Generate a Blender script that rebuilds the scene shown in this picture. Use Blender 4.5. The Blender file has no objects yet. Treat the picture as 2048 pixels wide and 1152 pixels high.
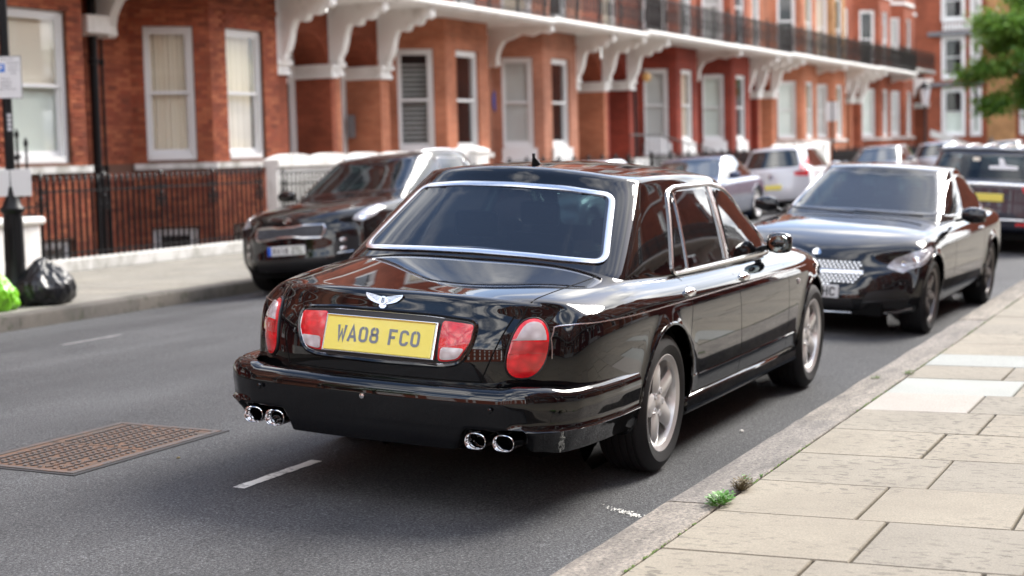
import bpy, bmesh, math, random
from math import sin, cos, pi, radians, sqrt, atan, atan2
from mathutils import Vector, Matrix
from mathutils.bvhtree import BVHTree
random.seed(7)
scene = bpy.context.scene
COL = scene.collection

# ------------------------------------------------------------------ camera
def make_camera():
    cd = bpy.data.cameras.new('camera'); co = bpy.data.objects.new('camera', cd); COL.objects.link(co)
    pitch, roll, yaw = 0.08157, -0.0255, 0.42265
    F = Vector((cos(yaw)*cos(pitch), sin(yaw)*cos(pitch), -sin(pitch)))
    R = Vector((sin(yaw), -cos(yaw), 0)); U = R.cross(F)
    R2 = R*cos(roll)+U*sin(roll); U2 = -R*sin(roll)+U*cos(roll)
    m = Matrix((R2, U2, -F)).transposed().to_4x4(); m.translation = (0, 0, 1.606)
    co.matrix_world = m
    cd.sensor_width = 36; cd.lens = 3320.22/2048*36
    cd.clip_start = .1; cd.clip_end = 2000
    cd.dof.use_dof = True; cd.dof.focus_distance = 7.15; cd.dof.aperture_fstop = 2.2
    scene.camera = co
make_camera()

# ------------------------------------------------------------------ world and sun
SUN_EL, SUN_AZ = radians(41), atan2(-.33, .80)      # direction towards the sun, measured from +X
def make_world():
    w = bpy.data.worlds.new('World'); scene.world = w; w.use_nodes = True
    nt = w.node_tree; nt.nodes.clear(); N = nt.nodes.new; L = nt.links.new
    out = N('ShaderNodeOutputWorld'); bg = N('ShaderNodeBackground'); bg.inputs['Strength'].default_value = .15
    sky = N('ShaderNodeTexSky'); sky.sky_type = 'NISHITA'; sky.sun_disc = False
    sky.sun_elevation = SUN_EL; sky.sun_rotation = pi/2-SUN_AZ
    sky.air_density = 1.0; sky.dust_density = 1.2; sky.ozone_density = 1.5
    tc = N('ShaderNodeTexCoord'); sep = N('ShaderNodeSeparateXYZ'); L(tc.outputs['Generated'], sep.inputs[0])
    den = N('ShaderNodeMath'); den.operation = 'MAXIMUM'; den.inputs[1].default_value = .0
    L(sep.outputs['Z'], den.inputs[0])
    add = N('ShaderNodeMath'); add.operation = 'ADD'; add.inputs[1].default_value = .22; L(den.outputs[0], add.inputs[0])
    dv = N('ShaderNodeVectorMath'); dv.operation = 'DIVIDE'
    cmb = N('ShaderNodeCombineXYZ')
    for i in range(3): L(add.outputs[0], cmb.inputs[i])
    L(tc.outputs['Generated'], dv.inputs[0]); L(cmb.outputs[0], dv.inputs[1])
    st_ = N('ShaderNodeVectorMath'); st_.operation = 'MULTIPLY'; st_.inputs[1].default_value = (.55, 1.25, 1); L(dv.outputs[0], st_.inputs[0])
    no = N('ShaderNodeTexNoise'); no.inputs['Scale'].default_value = 2.7; no.inputs['Detail'].default_value = 9
    no.inputs['Roughness'].default_value = .58; no.inputs['Distortion'].default_value = .35
    L(st_.outputs[0], no.inputs['Vector'])
    cr = N('ShaderNodeValToRGB'); cr.color_ramp.elements[0].position = .46; cr.color_ramp.elements[1].position = .60
    lo = N('ShaderNodeMath'); lo.operation = 'MULTIPLY_ADD'; lo.inputs[1].default_value = -.17; L(den.outputs[0], lo.inputs[0]); L(no.outputs['Fac'], lo.inputs[2])
    hi = N('ShaderNodeMath'); hi.operation = 'ADD'; hi.inputs[1].default_value = .13; L(lo.outputs[0], hi.inputs[0]); L(hi.outputs[0], cr.inputs[0])
    no2 = N('ShaderNodeTexNoise'); no2.inputs['Scale'].default_value = 5.5; no2.inputs['Detail'].default_value = 8
    L(st_.outputs[0], no2.inputs['Vector'])
    cc = N('ShaderNodeValToRGB'); cc.color_ramp.elements[0].position = .3; cc.color_ramp.elements[1].position = .68
    cc.color_ramp.elements[0].color = (3.0, 3.3, 3.8, 1); cc.color_ramp.elements[1].color = (13.5, 13.1, 12.6, 1)
    L(no2.outputs['Fac'], cc.inputs[0])
    mx = N('ShaderNodeMix'); mx.data_type = 'RGBA'
    L(cr.outputs[0], mx.inputs['Factor']); L(sky.outputs[0], mx.inputs[6]); L(cc.outputs[0], mx.inputs[7])
    L(mx.outputs[2], bg.inputs['Color']); L(bg.outputs[0], out.inputs[0])
    sd = bpy.data.lights.new('sun', 'SUN'); so = bpy.data.objects.new('sun', sd); COL.objects.link(so)
    sd.energy = 2.3; sd.angle = radians(22); sd.color = (1, .95, .88)
    d = Vector((cos(SUN_AZ)*cos(SUN_EL), sin(SUN_AZ)*cos(SUN_EL), sin(SUN_EL)))
    so.rotation_euler = d.to_track_quat('Z', 'Y').to_euler()
make_world()
vs = scene.view_settings
vs.view_transform = 'Standard'; vs.look = 'None'; vs.gamma = 1; vs.use_curve_mapping = False; vs.exposure = 1.50
scene.render.engine = 'CYCLES'
scene.render.resolution_x = 1024; scene.render.resolution_y = 576
scene.cycles.max_bounces = 8; scene.cycles.transparent_max_bounces = 12
scene.cycles.caustics_reflective = False; scene.cycles.caustics_refractive = False

# ------------------------------------------------------------------ materials
def new_mat(name):
    m = bpy.data.materials.new(name); m.use_nodes = True
    nt = m.node_tree; b = nt.nodes['Principled BSDF']
    return m, nt, b
def pm(name, col, rough=.5, metal=0., spec=.5, coat=0., coat_r=.03, alpha=1., trans=0., ior=1.5):
    m, nt, b = new_mat(name)
    b.inputs['Base Color'].default_value = (*col, 1); b.inputs['Roughness'].default_value = rough
    b.inputs['Metallic'].default_value = metal; b.inputs['Specular IOR Level'].default_value = spec
    b.inputs['Coat Weight'].default_value = coat; b.inputs['Coat Roughness'].default_value = coat_r
    b.inputs['Transmission Weight'].default_value = trans; b.inputs['IOR'].default_value = ior
    return m
def nn(nt, t, **kw):
    n = nt.nodes.new(t)
    for k, v in kw.items():
        if k.startswith('i_'): n.inputs[k[2:].replace('_', ' ')].default_value = v
        else: setattr(n, k, v)
    return n
def ramp(nt, src, stops):
    r = nt.nodes.new('ShaderNodeValToRGB'); e = r.color_ramp.elements
    while len(e) < len(stops): e.new(.5)
    for q, (p, c) in zip(e, stops): q.position = p; q.color = (*c, 1) if len(c) == 3 else c
    nt.links.new(src, r.inputs[0]); return r.outputs[0]
def mixc(nt, fac, a, b, mode='MIX'):
    m = nt.nodes.new('ShaderNodeMix'); m.data_type = 'RGBA'; m.blend_type = mode
    for s, v in ((m.inputs['Factor'], fac), (m.inputs[6], a), (m.inputs[7], b)):
        if hasattr(v, 'is_output'): nt.links.new(v, s)
        elif isinstance(v, (int, float)): s.default_value = v
        else: s.default_value = (*v, 1)
    return m.outputs[2]
def bump(nt, b, h, strength=.3, dist=.01):
    n = nn(nt, 'ShaderNodeBump'); n.inputs['Strength'].default_value = strength; n.inputs['Distance'].default_value = dist
    nt.links.new(h, n.inputs['Height']); nt.links.new(n.outputs[0], b.inputs['Normal'])
def wpos(nt): return nn(nt, 'ShaderNodeNewGeometry').outputs['Position']
def opos(nt): return nn(nt, 'ShaderNodeTexCoord').outputs['Object']
def noise(nt, vec, scale, detail=4, rough=.5):
    n = nn(nt, 'ShaderNodeTexNoise'); n.inputs['Scale'].default_value = scale; n.inputs['Detail'].default_value = detail
    n.inputs['Roughness'].default_value = rough; nt.links.new(vec, n.inputs['Vector']); return n.outputs['Fac']
def rnd(nt):
    a = nn(nt, 'ShaderNodeObjectInfo').outputs['Random']; g = nn(nt, 'ShaderNodeNewGeometry').outputs['Random Per Island']
    s = nn(nt, 'ShaderNodeMath', operation='ADD'); nt.links.new(a, s.inputs[0]); nt.links.new(g, s.inputs[1])
    f = nn(nt, 'ShaderNodeMath', operation='FRACT'); nt.links.new(s.outputs[0], f.inputs[0]); return f.outputs[0]
def scaled(nt, vec, s):
    m = nn(nt, 'ShaderNodeVectorMath', operation='MULTIPLY'); m.inputs[1].default_value = s
    nt.links.new(vec, m.inputs[0]); return m.outputs[0]

def mat_asphalt():
    m, nt, b = new_mat('asphalt'); P = wpos(nt)
    base = ramp(nt, noise(nt, P, .55, 5, .6), [(.3, (.057, .058, .061)), (.7, (.084, .085, .088))])
    agg = ramp(nt, noise(nt, P, 85, 4, .8), [(.34, (.22, .22, .23)), (.47, (.75, .75, .75)), (.58, (1.5, 1.5, 1.5)), (.68, (3.0, 3.0, 2.9))])
    c = mixc(nt, 1., base, agg, 'MULTIPLY')
    v = nn(nt, 'ShaderNodeTexVoronoi'); v.inputs['Scale'].default_value = 16; nt.links.new(P, v.inputs['Vector'])
    sp = ramp(nt, v.outputs['Distance'], [(.035, (1, 1, 1)), (.05, (0, 0, 0))])
    w = nn(nt, 'ShaderNodeTexWhiteNoise'); nt.links.new(v.outputs['Position'], w.inputs['Vector'])
    sel = ramp(nt, w.outputs['Value'], [(.965, (0, 0, 0)), (.97, (1, 1, 1))])
    f = mixc(nt, 1., sp, sel, 'MULTIPLY')
    c = mixc(nt, f, c, (.28, .26, .22))
    # tyre-worn pale bands and dark stains
    st = ramp(nt, noise(nt, scaled(nt, P, (.18, 1.2, 1)), 1.1, 4), [(.35, (.8, .8, .8)), (.65, (1.18, 1.18, 1.17))])
    c = mixc(nt, 1., c, st, 'MULTIPLY')
    nt.links.new(c, b.inputs['Base Color']); b.inputs['Roughness'].default_value = .78; b.inputs['Specular IOR Level'].default_value = .35
    bump(nt, b, noise(nt, P, 80, 4, .8), 1., .010); return m
def mat_stone(name, c1, c2, spot, seedy=0., rough=.8, spotscale=21, spotf=(.56, .63), grain=120):
    m, nt, b = new_mat(name); P = wpos(nt); r = rnd(nt)
    base = ramp(nt, noise(nt, P, 1.7, 6, .62), [(.3, c1), (.7, c2)])
    tint = ramp(nt, r, [(0, (.90, .90, .90)), (.5, (1, .99, .97)), (1, (1.06, 1.04, 1.0))])
    c = mixc(nt, 1., base, tint, 'MULTIPLY')
    sp = ramp(nt, noise(nt, scaled(nt, P, (1.7, .8, 1)), spotscale, 3, .5), [(spotf[0], (0, 0, 0)), (spotf[1], (1, 1, 1))])
    big = ramp(nt, noise(nt, P, 1.1, 3), [(.36, (.05, .05, .05)), (.60, (.95, .95, .95))])
    f = mixc(nt, 1., sp, big, 'MULTIPLY')
    c = mixc(nt, f, c, spot)
    g = ramp(nt, noise(nt, P, grain, 2, .6), [(.3, (.8, .8, .8)), (.7, (1.17, 1.17, 1.17))])
    c = mixc(nt, 1., c, g, 'MULTIPLY')
    nt.links.new(c, b.inputs['Base Color']); b.inputs['Roughness'].default_value = rough
    bump(nt, b, noise(nt, P, grain*.6, 4, .6), .5, .003); return m
def mat_granite():
    m, nt, b = new_mat('granite'); P = wpos(nt); r = rnd(nt)
    v = ramp(nt, noise(nt, P, 60, 5, .8), [(.34, (.07, .065, .06)), (.46, (.21, .20, .185)), (.58, (.33, .31, .28)), (.70, (.47, .44, .40))])
    st = ramp(nt, noise(nt, scaled(nt, P, (.5, 2.2, 1)), 5, 5, .65), [(.3, (.55, .53, .5)), (.65, (1.08, 1.04, .98))])
    c = mixc(nt, 1., v, st, 'MULTIPLY')
    t = ramp(nt, r, [(0, (.85, .83, .83)), (1, (1.1, 1.05, .98))]); c = mixc(nt, 1., c, t, 'MULTIPLY')
    nt.links.new(c, b.inputs['Base Color']); b.inputs['Roughness'].default_value = .8
    bump(nt, b, noise(nt, P, 45, 5, .7), .8, .008); return m
def mat_brick(name, a, bcol, mort, dirt=.6):
    m, nt, b = new_mat(name)
    g = nn(nt, 'ShaderNodeNewGeometry'); P = g.outputs['Position']; Nn = g.outputs['True Normal']
    cr = nn(nt, 'ShaderNodeVectorMath', operation='CROSS_PRODUCT'); cr.inputs[1].default_value = (0, 0, 1); nt.links.new(Nn, cr.inputs[0])
    dt = nn(nt, 'ShaderNodeVectorMath', operation='DOT_PRODUCT'); nt.links.new(P, dt.inputs[0]); nt.links.new(cr.outputs[0], dt.inputs[1])
    sp = nn(nt, 'ShaderNodeSeparateXYZ'); nt.links.new(P, sp.inputs[0])
    cb = nn(nt, 'ShaderNodeCombineXYZ'); nt.links.new(dt.outputs['Value'], cb.inputs[0]); nt.links.new(sp.outputs['Z'], cb.inputs[1])
    t = nn(nt, 'ShaderNodeTexBrick'); t.inputs['Scale'].default_value = 1; t.inputs['Brick Width'].default_value = .225
    t.inputs['Row Height'].default_value = .075; t.inputs['Mortar Size'].default_value = .005; t.inputs['Mortar Smooth'].default_value = .3
    t.inputs['Color1'].default_value = (*a, 1); t.inputs['Color2'].default_value = (*bcol, 1); t.inputs['Mortar'].default_value = (*mort, 1)
    t.inputs['Bias'].default_value = -.1
    nt.links.new(cb.outputs[0], t.inputs['Vector'])
    d = ramp(nt, noise(nt, P, .8, 5, .6), [(.3, (dirt, dirt, dirt)), (.6, (1, 1, 1)), (.8, (1.15, 1.12, 1.1))])
    c = mixc(nt, 1., t.outputs['Color'], d, 'MULTIPLY')
    nt.links.new(c, b.inputs['Base Color']); b.inputs['Roughness'].default_value = .85; b.inputs['Specular IOR Level'].default_value = .25
    bump(nt, b, t.outputs['Fac'], -.5, .006); return m
def mat_brickpiece(name, cols):
    m, nt, b = new_mat(name); P = wpos(nt)
    c = ramp(nt, rnd(nt), [(i/(len(cols)-1), q) for i, q in enumerate(cols)])
    d = ramp(nt, noise(nt, P, .9, 4, .6), [(.3, (.6, .6, .6)), (.6, (1, 1, 1))])
    c = mixc(nt, 1., c, d, 'MULTIPLY')
    g = ramp(nt, noise(nt, P, 60, 3, .6), [(.3, (.8, .8, .8)), (.7, (1.15, 1.15, 1.15))]); c = mixc(nt, 1., c, g, 'MULTIPLY')
    nt.links.new(c, b.inputs['Base Color']); b.inputs['Roughness'].default_value = .85; b.inputs['Specular IOR Level'].default_value = .25
    return m
def mat_worn(name, c, dirtc, rough=.6, amount=(.5, .75), sc=2.5, spec=.4):
    m, nt, b = new_mat(name); P = wpos(nt)
    f = ramp(nt, noise(nt, scaled(nt, P, (1, 1, .5)), sc, 6, .65), [(amount[0], (0, 0, 0)), (amount[1], (1, 1, 1))])
    nt.links.new(mixc(nt, f, c, dirtc), b.inputs['Base Color']); b.inputs['Roughness'].default_value = rough
    b.inputs['Specular IOR Level'].default_value = spec
    bump(nt, b, noise(nt, P, 40, 4), .12, .004); return m
def mat_glass(name, tint, t=.6, rough=.02):
    m = bpy.data.materials.new(name); m.use_nodes = True; nt = m.node_tree; nt.nodes.clear()
    out = nn(nt, 'ShaderNodeOutputMaterial'); tr = nn(nt, 'ShaderNodeBsdfTransparent'); tr.inputs[0].default_value = (*tint, 1)
    gl = nn(nt, 'ShaderNodeBsdfGlossy'); gl.inputs['Roughness'].default_value = rough; gl.inputs['Color'].default_value = (.95, .97, 1, 1)
    df = nn(nt, 'ShaderNodeBsdfDiffuse'); df.inputs[0].default_value = (tint[0]*.05, tint[1]*.05, tint[2]*.06, 1)
    fr = nn(nt, 'ShaderNodeFresnel'); fr.inputs[0].default_value = 1.52
    m0 = nn(nt, 'ShaderNodeMixShader'); m0.inputs[0].default_value = t
    nt.links.new(df.outputs[0], m0.inputs[1]); nt.links.new(tr.outputs[0], m0.inputs[2])
    m1 = nn(nt, 'ShaderNodeMixShader')
    k = nn(nt, 'ShaderNodeMath', operation='MULTIPLY_ADD'); k.inputs[1].default_value = 1.0; k.inputs[2].default_value = .0
    bf = nn(nt, 'ShaderNodeMath', operation='SUBTRACT'); bf.inputs[0].default_value = 1; nt.links.new(nn(nt, 'ShaderNodeNewGeometry').outputs['Backfacing'], bf.inputs[1])
    k2 = nn(nt, 'ShaderNodeMath', operation='MULTIPLY'); nt.links.new(k.outputs[0], k2.inputs[0]); nt.links.new(bf.outputs[0], k2.inputs[1])
    nt.links.new(fr.outputs[0], k.inputs[0]); nt.links.new(k2.outputs[0], m1.inputs[0])
    nt.links.new(m0.outputs[0], m1.inputs[1]); nt.links.new(gl.outputs[0], m1.inputs[2]); nt.links.new(m1.outputs[0], out.inputs[0])
    return m
def mat_lens(name, col, rough=.12):
    m, nt, b = new_mat(name); O = opos(nt)
    w = nn(nt, 'ShaderNodeTexWave'); w.wave_type = 'BANDS'; w.bands_direction = 'Y'; w.inputs['Scale'].default_value = 80
    nt.links.new(O, w.inputs['Vector'])
    c = mixc(nt, ramp(nt, w.outputs['Fac'], [(0, (.25, .25, .25)), (1, (.0, .0, .0))]), col, tuple(q*.45 for q in col))
    v = nn(nt, 'ShaderNodeTexVoronoi'); v.inputs['Scale'].default_value = 26; nt.links.new(scaled(nt, O, (.6, 1, 1)), v.inputs['Vector'])
    c = mixc(nt, 1., c, ramp(nt, v.outputs['Distance'], [(.1, (1.1, 1.1, 1.1)), (.7, (.72, .66, .66))]), 'MULTIPLY')
    nt.links.new(c, b.inputs['Base Color']); b.inputs['Roughness'].default_value = rough
    bump(nt, b, w.outputs['Fac'], .3, .002)
    b.inputs['Coat Weight'].default_value = 1; b.inputs['Coat Roughness'].default_value = .02
    b.inputs['Subsurface Weight'].default_value = .0; return m
def mat_paint(name, col, metal=0., rough=.25, flake=0.):
    m, nt, b = new_mat(name); b.inputs['Base Color'].default_value = (*col, 1)
    b.inputs['Metallic'].default_value = metal; b.inputs['Roughness'].default_value = rough
    b.inputs['Specular IOR Level'].default_value = .0 if metal == 0 else .5
    b.inputs['Coat Weight'].default_value = 1; b.inputs['Coat Roughness'].default_value = .012; b.inputs['Coat IOR'].default_value = 1.55
    n = noise(nt, opos(nt), 3.0, 2); bump(nt, b, n, .035, .004)
    bn = [x for x in nt.nodes if x.type == 'BUMP'][0]; nt.links.new(bn.outputs[0], b.inputs['Coat Normal'])
    return m
def mat_leaf():
    m, nt, b = new_mat('leaf'); r = rnd(nt)
    c = ramp(nt, r, [(0, (.035, .11, .018)), (.5, (.085, .21, .03)), (1, (.19, .31, .045))])
    nt.links.new(c, b.inputs['Base Color']); b.inputs['Roughness'].default_value = .55
    tr = nn(nt, 'ShaderNodeBsdfTranslucent'); tr.inputs[0].default_value = (.22, .42, .05, 1)
    mx = nn(nt, 'ShaderNodeMixShader'); mx.inputs[0].default_value = .35
    o = [x for x in nt.nodes if x.type == 'OUTPUT_MATERIAL'][0]
    nt.links.new(b.outputs[0], mx.inputs[1]); nt.links.new(tr.outputs[0], mx.inputs[2]); nt.links.new(mx.outputs[0], o.inputs[0]); return m
def mat_rust():
    m, nt, b = new_mat('rusty_iron'); P = wpos(nt)
    c = ramp(nt, noise(nt, P, 9, 6, .7), [(.28, (.035, .033, .034)), (.45, (.075, .05, .038)), (.62, (.15, .078, .048)), (.8, (.10, .085, .078))])
    nt.links.new(c, b.inputs['Base Color']); b.inputs['Roughness'].default_value = .7; bump(nt, b, noise(nt, P, 70, 4), .5, .003); return m

M = {}
M['asphalt'] = mat_asphalt()
M['slab'] = mat_stone('paving_stone', (.215, .190, .147), (.28, .25, .195), (.125, .108, .08))
M['slab_pale'] = mat_stone('pale_paving_stone', (.30, .312, .285), (.36, .372, .345), (.25, .25, .22), spotf=(.75, .82))
M['slab_pink'] = mat_stone('pinkish_paving_stone', (.315, .288, .255), (.365, .34, .305), (.26, .24, .21), spotf=(.75, .82))
M['slab_far'] = mat_stone('far_paving_stone', (.21, .20, .172), (.285, .27, .235), (.135, .125, .105))
M['granite'] = mat_granite()
M['kerb_dark'] = mat_stone('dark_kerb_stone', (.055, .05, .044), (.13, .115, .10), (.035, .04, .022), spotscale=9)
M['soil'] = pm('joint_soil', (.045, .04, .03), .95)
M['ground'] = pm('ground', (.10, .10, .095), .9)
R1, R2_ = (.36, .10, .052), (.27, .07, .037)
M['brick_red'] = mat_brick('brick_red', R1, R2_, (.19, .075, .045))
M['brick_orange'] = mat_brick('brick_orange', (.52, .19, .10), (.42, .14, .072), (.36, .22, .15))
M['brick_pink'] = mat_brick('brick_pink', (.50, .21, .13), (.42, .165, .10), (.38, .25, .18))
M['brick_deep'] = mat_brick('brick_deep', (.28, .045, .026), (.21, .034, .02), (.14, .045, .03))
M['brick_yellow'] = mat_brick('brick_yellow', (.50, .26, .11), (.42, .21, .09), (.34, .24, .14))
M['brick_piece'] = mat_brickpiece('single_bricks', [(.21, .058, .034), (.39, .11, .053), (.48, .155, .076), (.34, .084, .042), (.27, .07, .04), (.45, .135, .067)])
M['mortar'] = pm('mortar', (.15, .075, .05), .95)
M['white'] = mat_worn('white_stucco', (.84, .825, .79), (.48, .45, .40), .6, (.52, .8))
M['white_sill'] = mat_worn('weathered_white_sill', (.66, .65, .62), (.32, .31, .27), .7, (.45, .7), 4)
M['whitewash'] = mat_worn('whitewashed_brick', (.66, .66, .65), (.35, .34, .32), .8)
M['frame'] = pm('white_window_paint', (.76, .76, .75), .35)
M['door'] = pm('painted_door', (.60, .60, .58), .35)
M['dark_door'] = pm('black_door_paint', (.02, .02, .022), .2)
M['pane'] = mat_glass('window_glass', (.985, .99, .985), .98)
M['dark_room'] = pm('dark_room', (.018, .018, .02), .8)
M['curtain'] = pm('cream_curtain', (.86, .78, .64), .9)
M['blind'] = pm('pale_blind', (.56, .57, .55), .8)
M['net'] = pm('pale_green_blind', (.66, .72, .66), .8)
M['iron'] = mat_worn('black_iron', (.008, .008, .009), (.016, .016, .016), .45, (.6, .8), spec=.25)
M['slate'] = pm('lead_grey', (.16, .16, .17), .6)
M['plaque'] = pm('blue_plaque_enamel', (.06, .10, .42), .3)
M['rubber'] = pm('tyre_rubber', (.014, .014, .015), .68, spec=.4)
M['black'] = pm('black_plastic', (.012, .012, .013), .45)
M['well'] = pm('wheel_well_black', (.006, .006, .006), .9, spec=.1)
M['mirror'] = pm('mirror_glass_silver', (.20, .23, .23), .03, 1.)
M['chrome'] = pm('chrome', (.86, .86, .87), .06, 1.)
M['chrome_soft'] = pm('brushed_chrome', (.74, .74, .75), .22, 1.)
M['alloy'] = pm('silver_alloy', (.76, .75, .74), .34, .7)
M['alloy_grey'] = pm('grey_alloy', (.14, .13, .13), .35, .8)
M['disc'] = pm('brake_disc', (.07, .068, .065), .5, .8)
M['paint_black'] = mat_paint('black_car_paint', (.0035, .0037, .0045))
M['paint_char'] = mat_paint('charcoal_car_paint', (.007, .007, .008))
M['paint_kia'] = mat_paint('black_suv_paint', (.006, .006, .007))
M['paint_navy'] = mat_paint('navy_car_paint', (.010, .013, .030), .3, .3)
M['paint_blue'] = mat_paint('slate_blue_car_paint', (.022, .045, .11), .15, .3)
M['paint_white'] = mat_paint('white_car_paint', (.62, .63, .66), .1, .4)
M['paint_silver'] = mat_paint('silver_car_paint', (.42, .44, .48), .6, .35)
M['paint_grey'] = mat_paint('grey_car_paint', (.16, .165, .18), .5, .35)
M['glass_car'] = mat_glass('tinted_car_glass', (.16, .15, .15), .5)
M['glass_clear'] = mat_glass('clear_car_glass', (.22, .32, .31), .62)
M['glass_dark'] = mat_glass('dark_car_glass', (.26, .32, .34), .72)
M['glass_far'] = pm('far_car_glass', (.012, .018, .02), .03, coat=1.)
M['frit'] = pm('black_glass_border', (.004, .004, .005), .08, coat=1.)
M['seat'] = pm('dark_leather', (.035, .022, .02), .5)
M['seat_tan'] = pm('tan_leather', (.22, .07, .03), .5)
M['cabin'] = pm('cabin_lining', (.020, .020, .021), .8)
M['red_lens'] = mat_lens('red_lamp_lens', (.88, .012, .022))
M['pink_lens'] = mat_lens('red_indicator_lens', (.66, .05, .05))
M['clear_lens'] = mat_lens('clear_lamp_lens', (.72, .68, .69))
M['headlamp'] = mat_lens('headlamp_glass', (.50, .52, .56), .08)
M['plate_y'] = pm('yellow_plate', (.93, .79, .15), .32, coat=.6)
M['plate_w'] = pm('white_plate', (.78, .78, .78), .32, coat=.6)
M['plate_edge'] = pm('plate_edge_amber', (.52, .30, .01), .4)
M['plate_ink'] = pm('plate_black_ink', (.20, .22, .25), .35)
M['ink'] = pm('black_ink', (.02, .02, .022), .5)
M['blue_band'] = pm('blue_plate_band', (.01, .12, .65), .35)
M['sign'] = pm('white_sign_face', (.74, .74, .74), .35)
M['sign_blue'] = pm('sign_blue', (.02, .16, .60), .35)
M['sign_grey'] = pm('sign_text_grey', (.16, .16, .17), .5)
M['line'] = mat_worn('road_marking_paint', (.74, .73, .68), (.30, .29, .27), .6, (.5, .66), 14)
M['line_old'] = mat_worn('worn_road_marking_paint', (.36, .36, .35), (.12, .12, .12), .7, (.42, .6), 14)
M['rust'] = mat_rust()
M['cover_stud'] = mat_worn('worn_cover_iron', (.075, .066, .062), (.15, .085, .055), .6, (.5, .7), 12)
M['cover_rust'] = mat_worn('cover_rust', (.115, .062, .038), (.06, .048, .04), .85, (.45, .7), 9)
M['tar'] = pm('tar_seam', (.018, .018, .019), .55)
M['leaf'] = mat_leaf()
M['weed'] = pm('weed_green', (.09, .26, .025), .5)
M['moss'] = pm('moss', (.10, .16, .03), .9)
M['weed_dry'] = pm('dry_weed', (.14, .11, .055), .8)
M['bark'] = pm('bark', (.07, .055, .045), .9)
M['bag_black'] = pm('black_bag_plastic', (.009, .010, .012), .36, spec=.5)
M['bag_green'] = pm('green_bag_plastic', (.17, .48, .015), .3)
M['lamp_glass'] = pm('frosted_lamp_glass', (.55, .54, .56), .3)
M['amber'] = pm('amber_glass', (.70, .42, .15), .3)

# ------------------------------------------------------------------ helpers
def tag(o, label=None, cat=None, group=None, kind=None):
    if label: o['label'] = label
    if cat: o['category'] = cat
    if group: o['group'] = group
    if kind: o['kind'] = kind
    return o
def empty(name, loc=(0, 0, 0), rot=(0, 0, 0), label=None, cat=None, group=None):
    o = bpy.data.objects.new(name, None); COL.objects.link(o); o.location = loc; o.rotation_euler = rot
    o.empty_display_size = .2
    return tag(o, label, cat, group)
def link(name, me, parent=None):
    o = bpy.data.objects.new(name, me); COL.objects.link(o); o.parent = parent; return o
def children(o): return [c for c in bpy.data.objects if c.parent == o]
def copy_tree(o, parent=None, cmap=None):
    if cmap is None:
        cmap = {}
        for c in bpy.data.objects:
            if c.parent: cmap.setdefault(c.parent.name, []).append(c)
    c = o.copy(); COL.objects.link(c); c.parent = parent
    for ch in cmap.get(o.name, []): copy_tree(ch, c, cmap)
    return c
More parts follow.
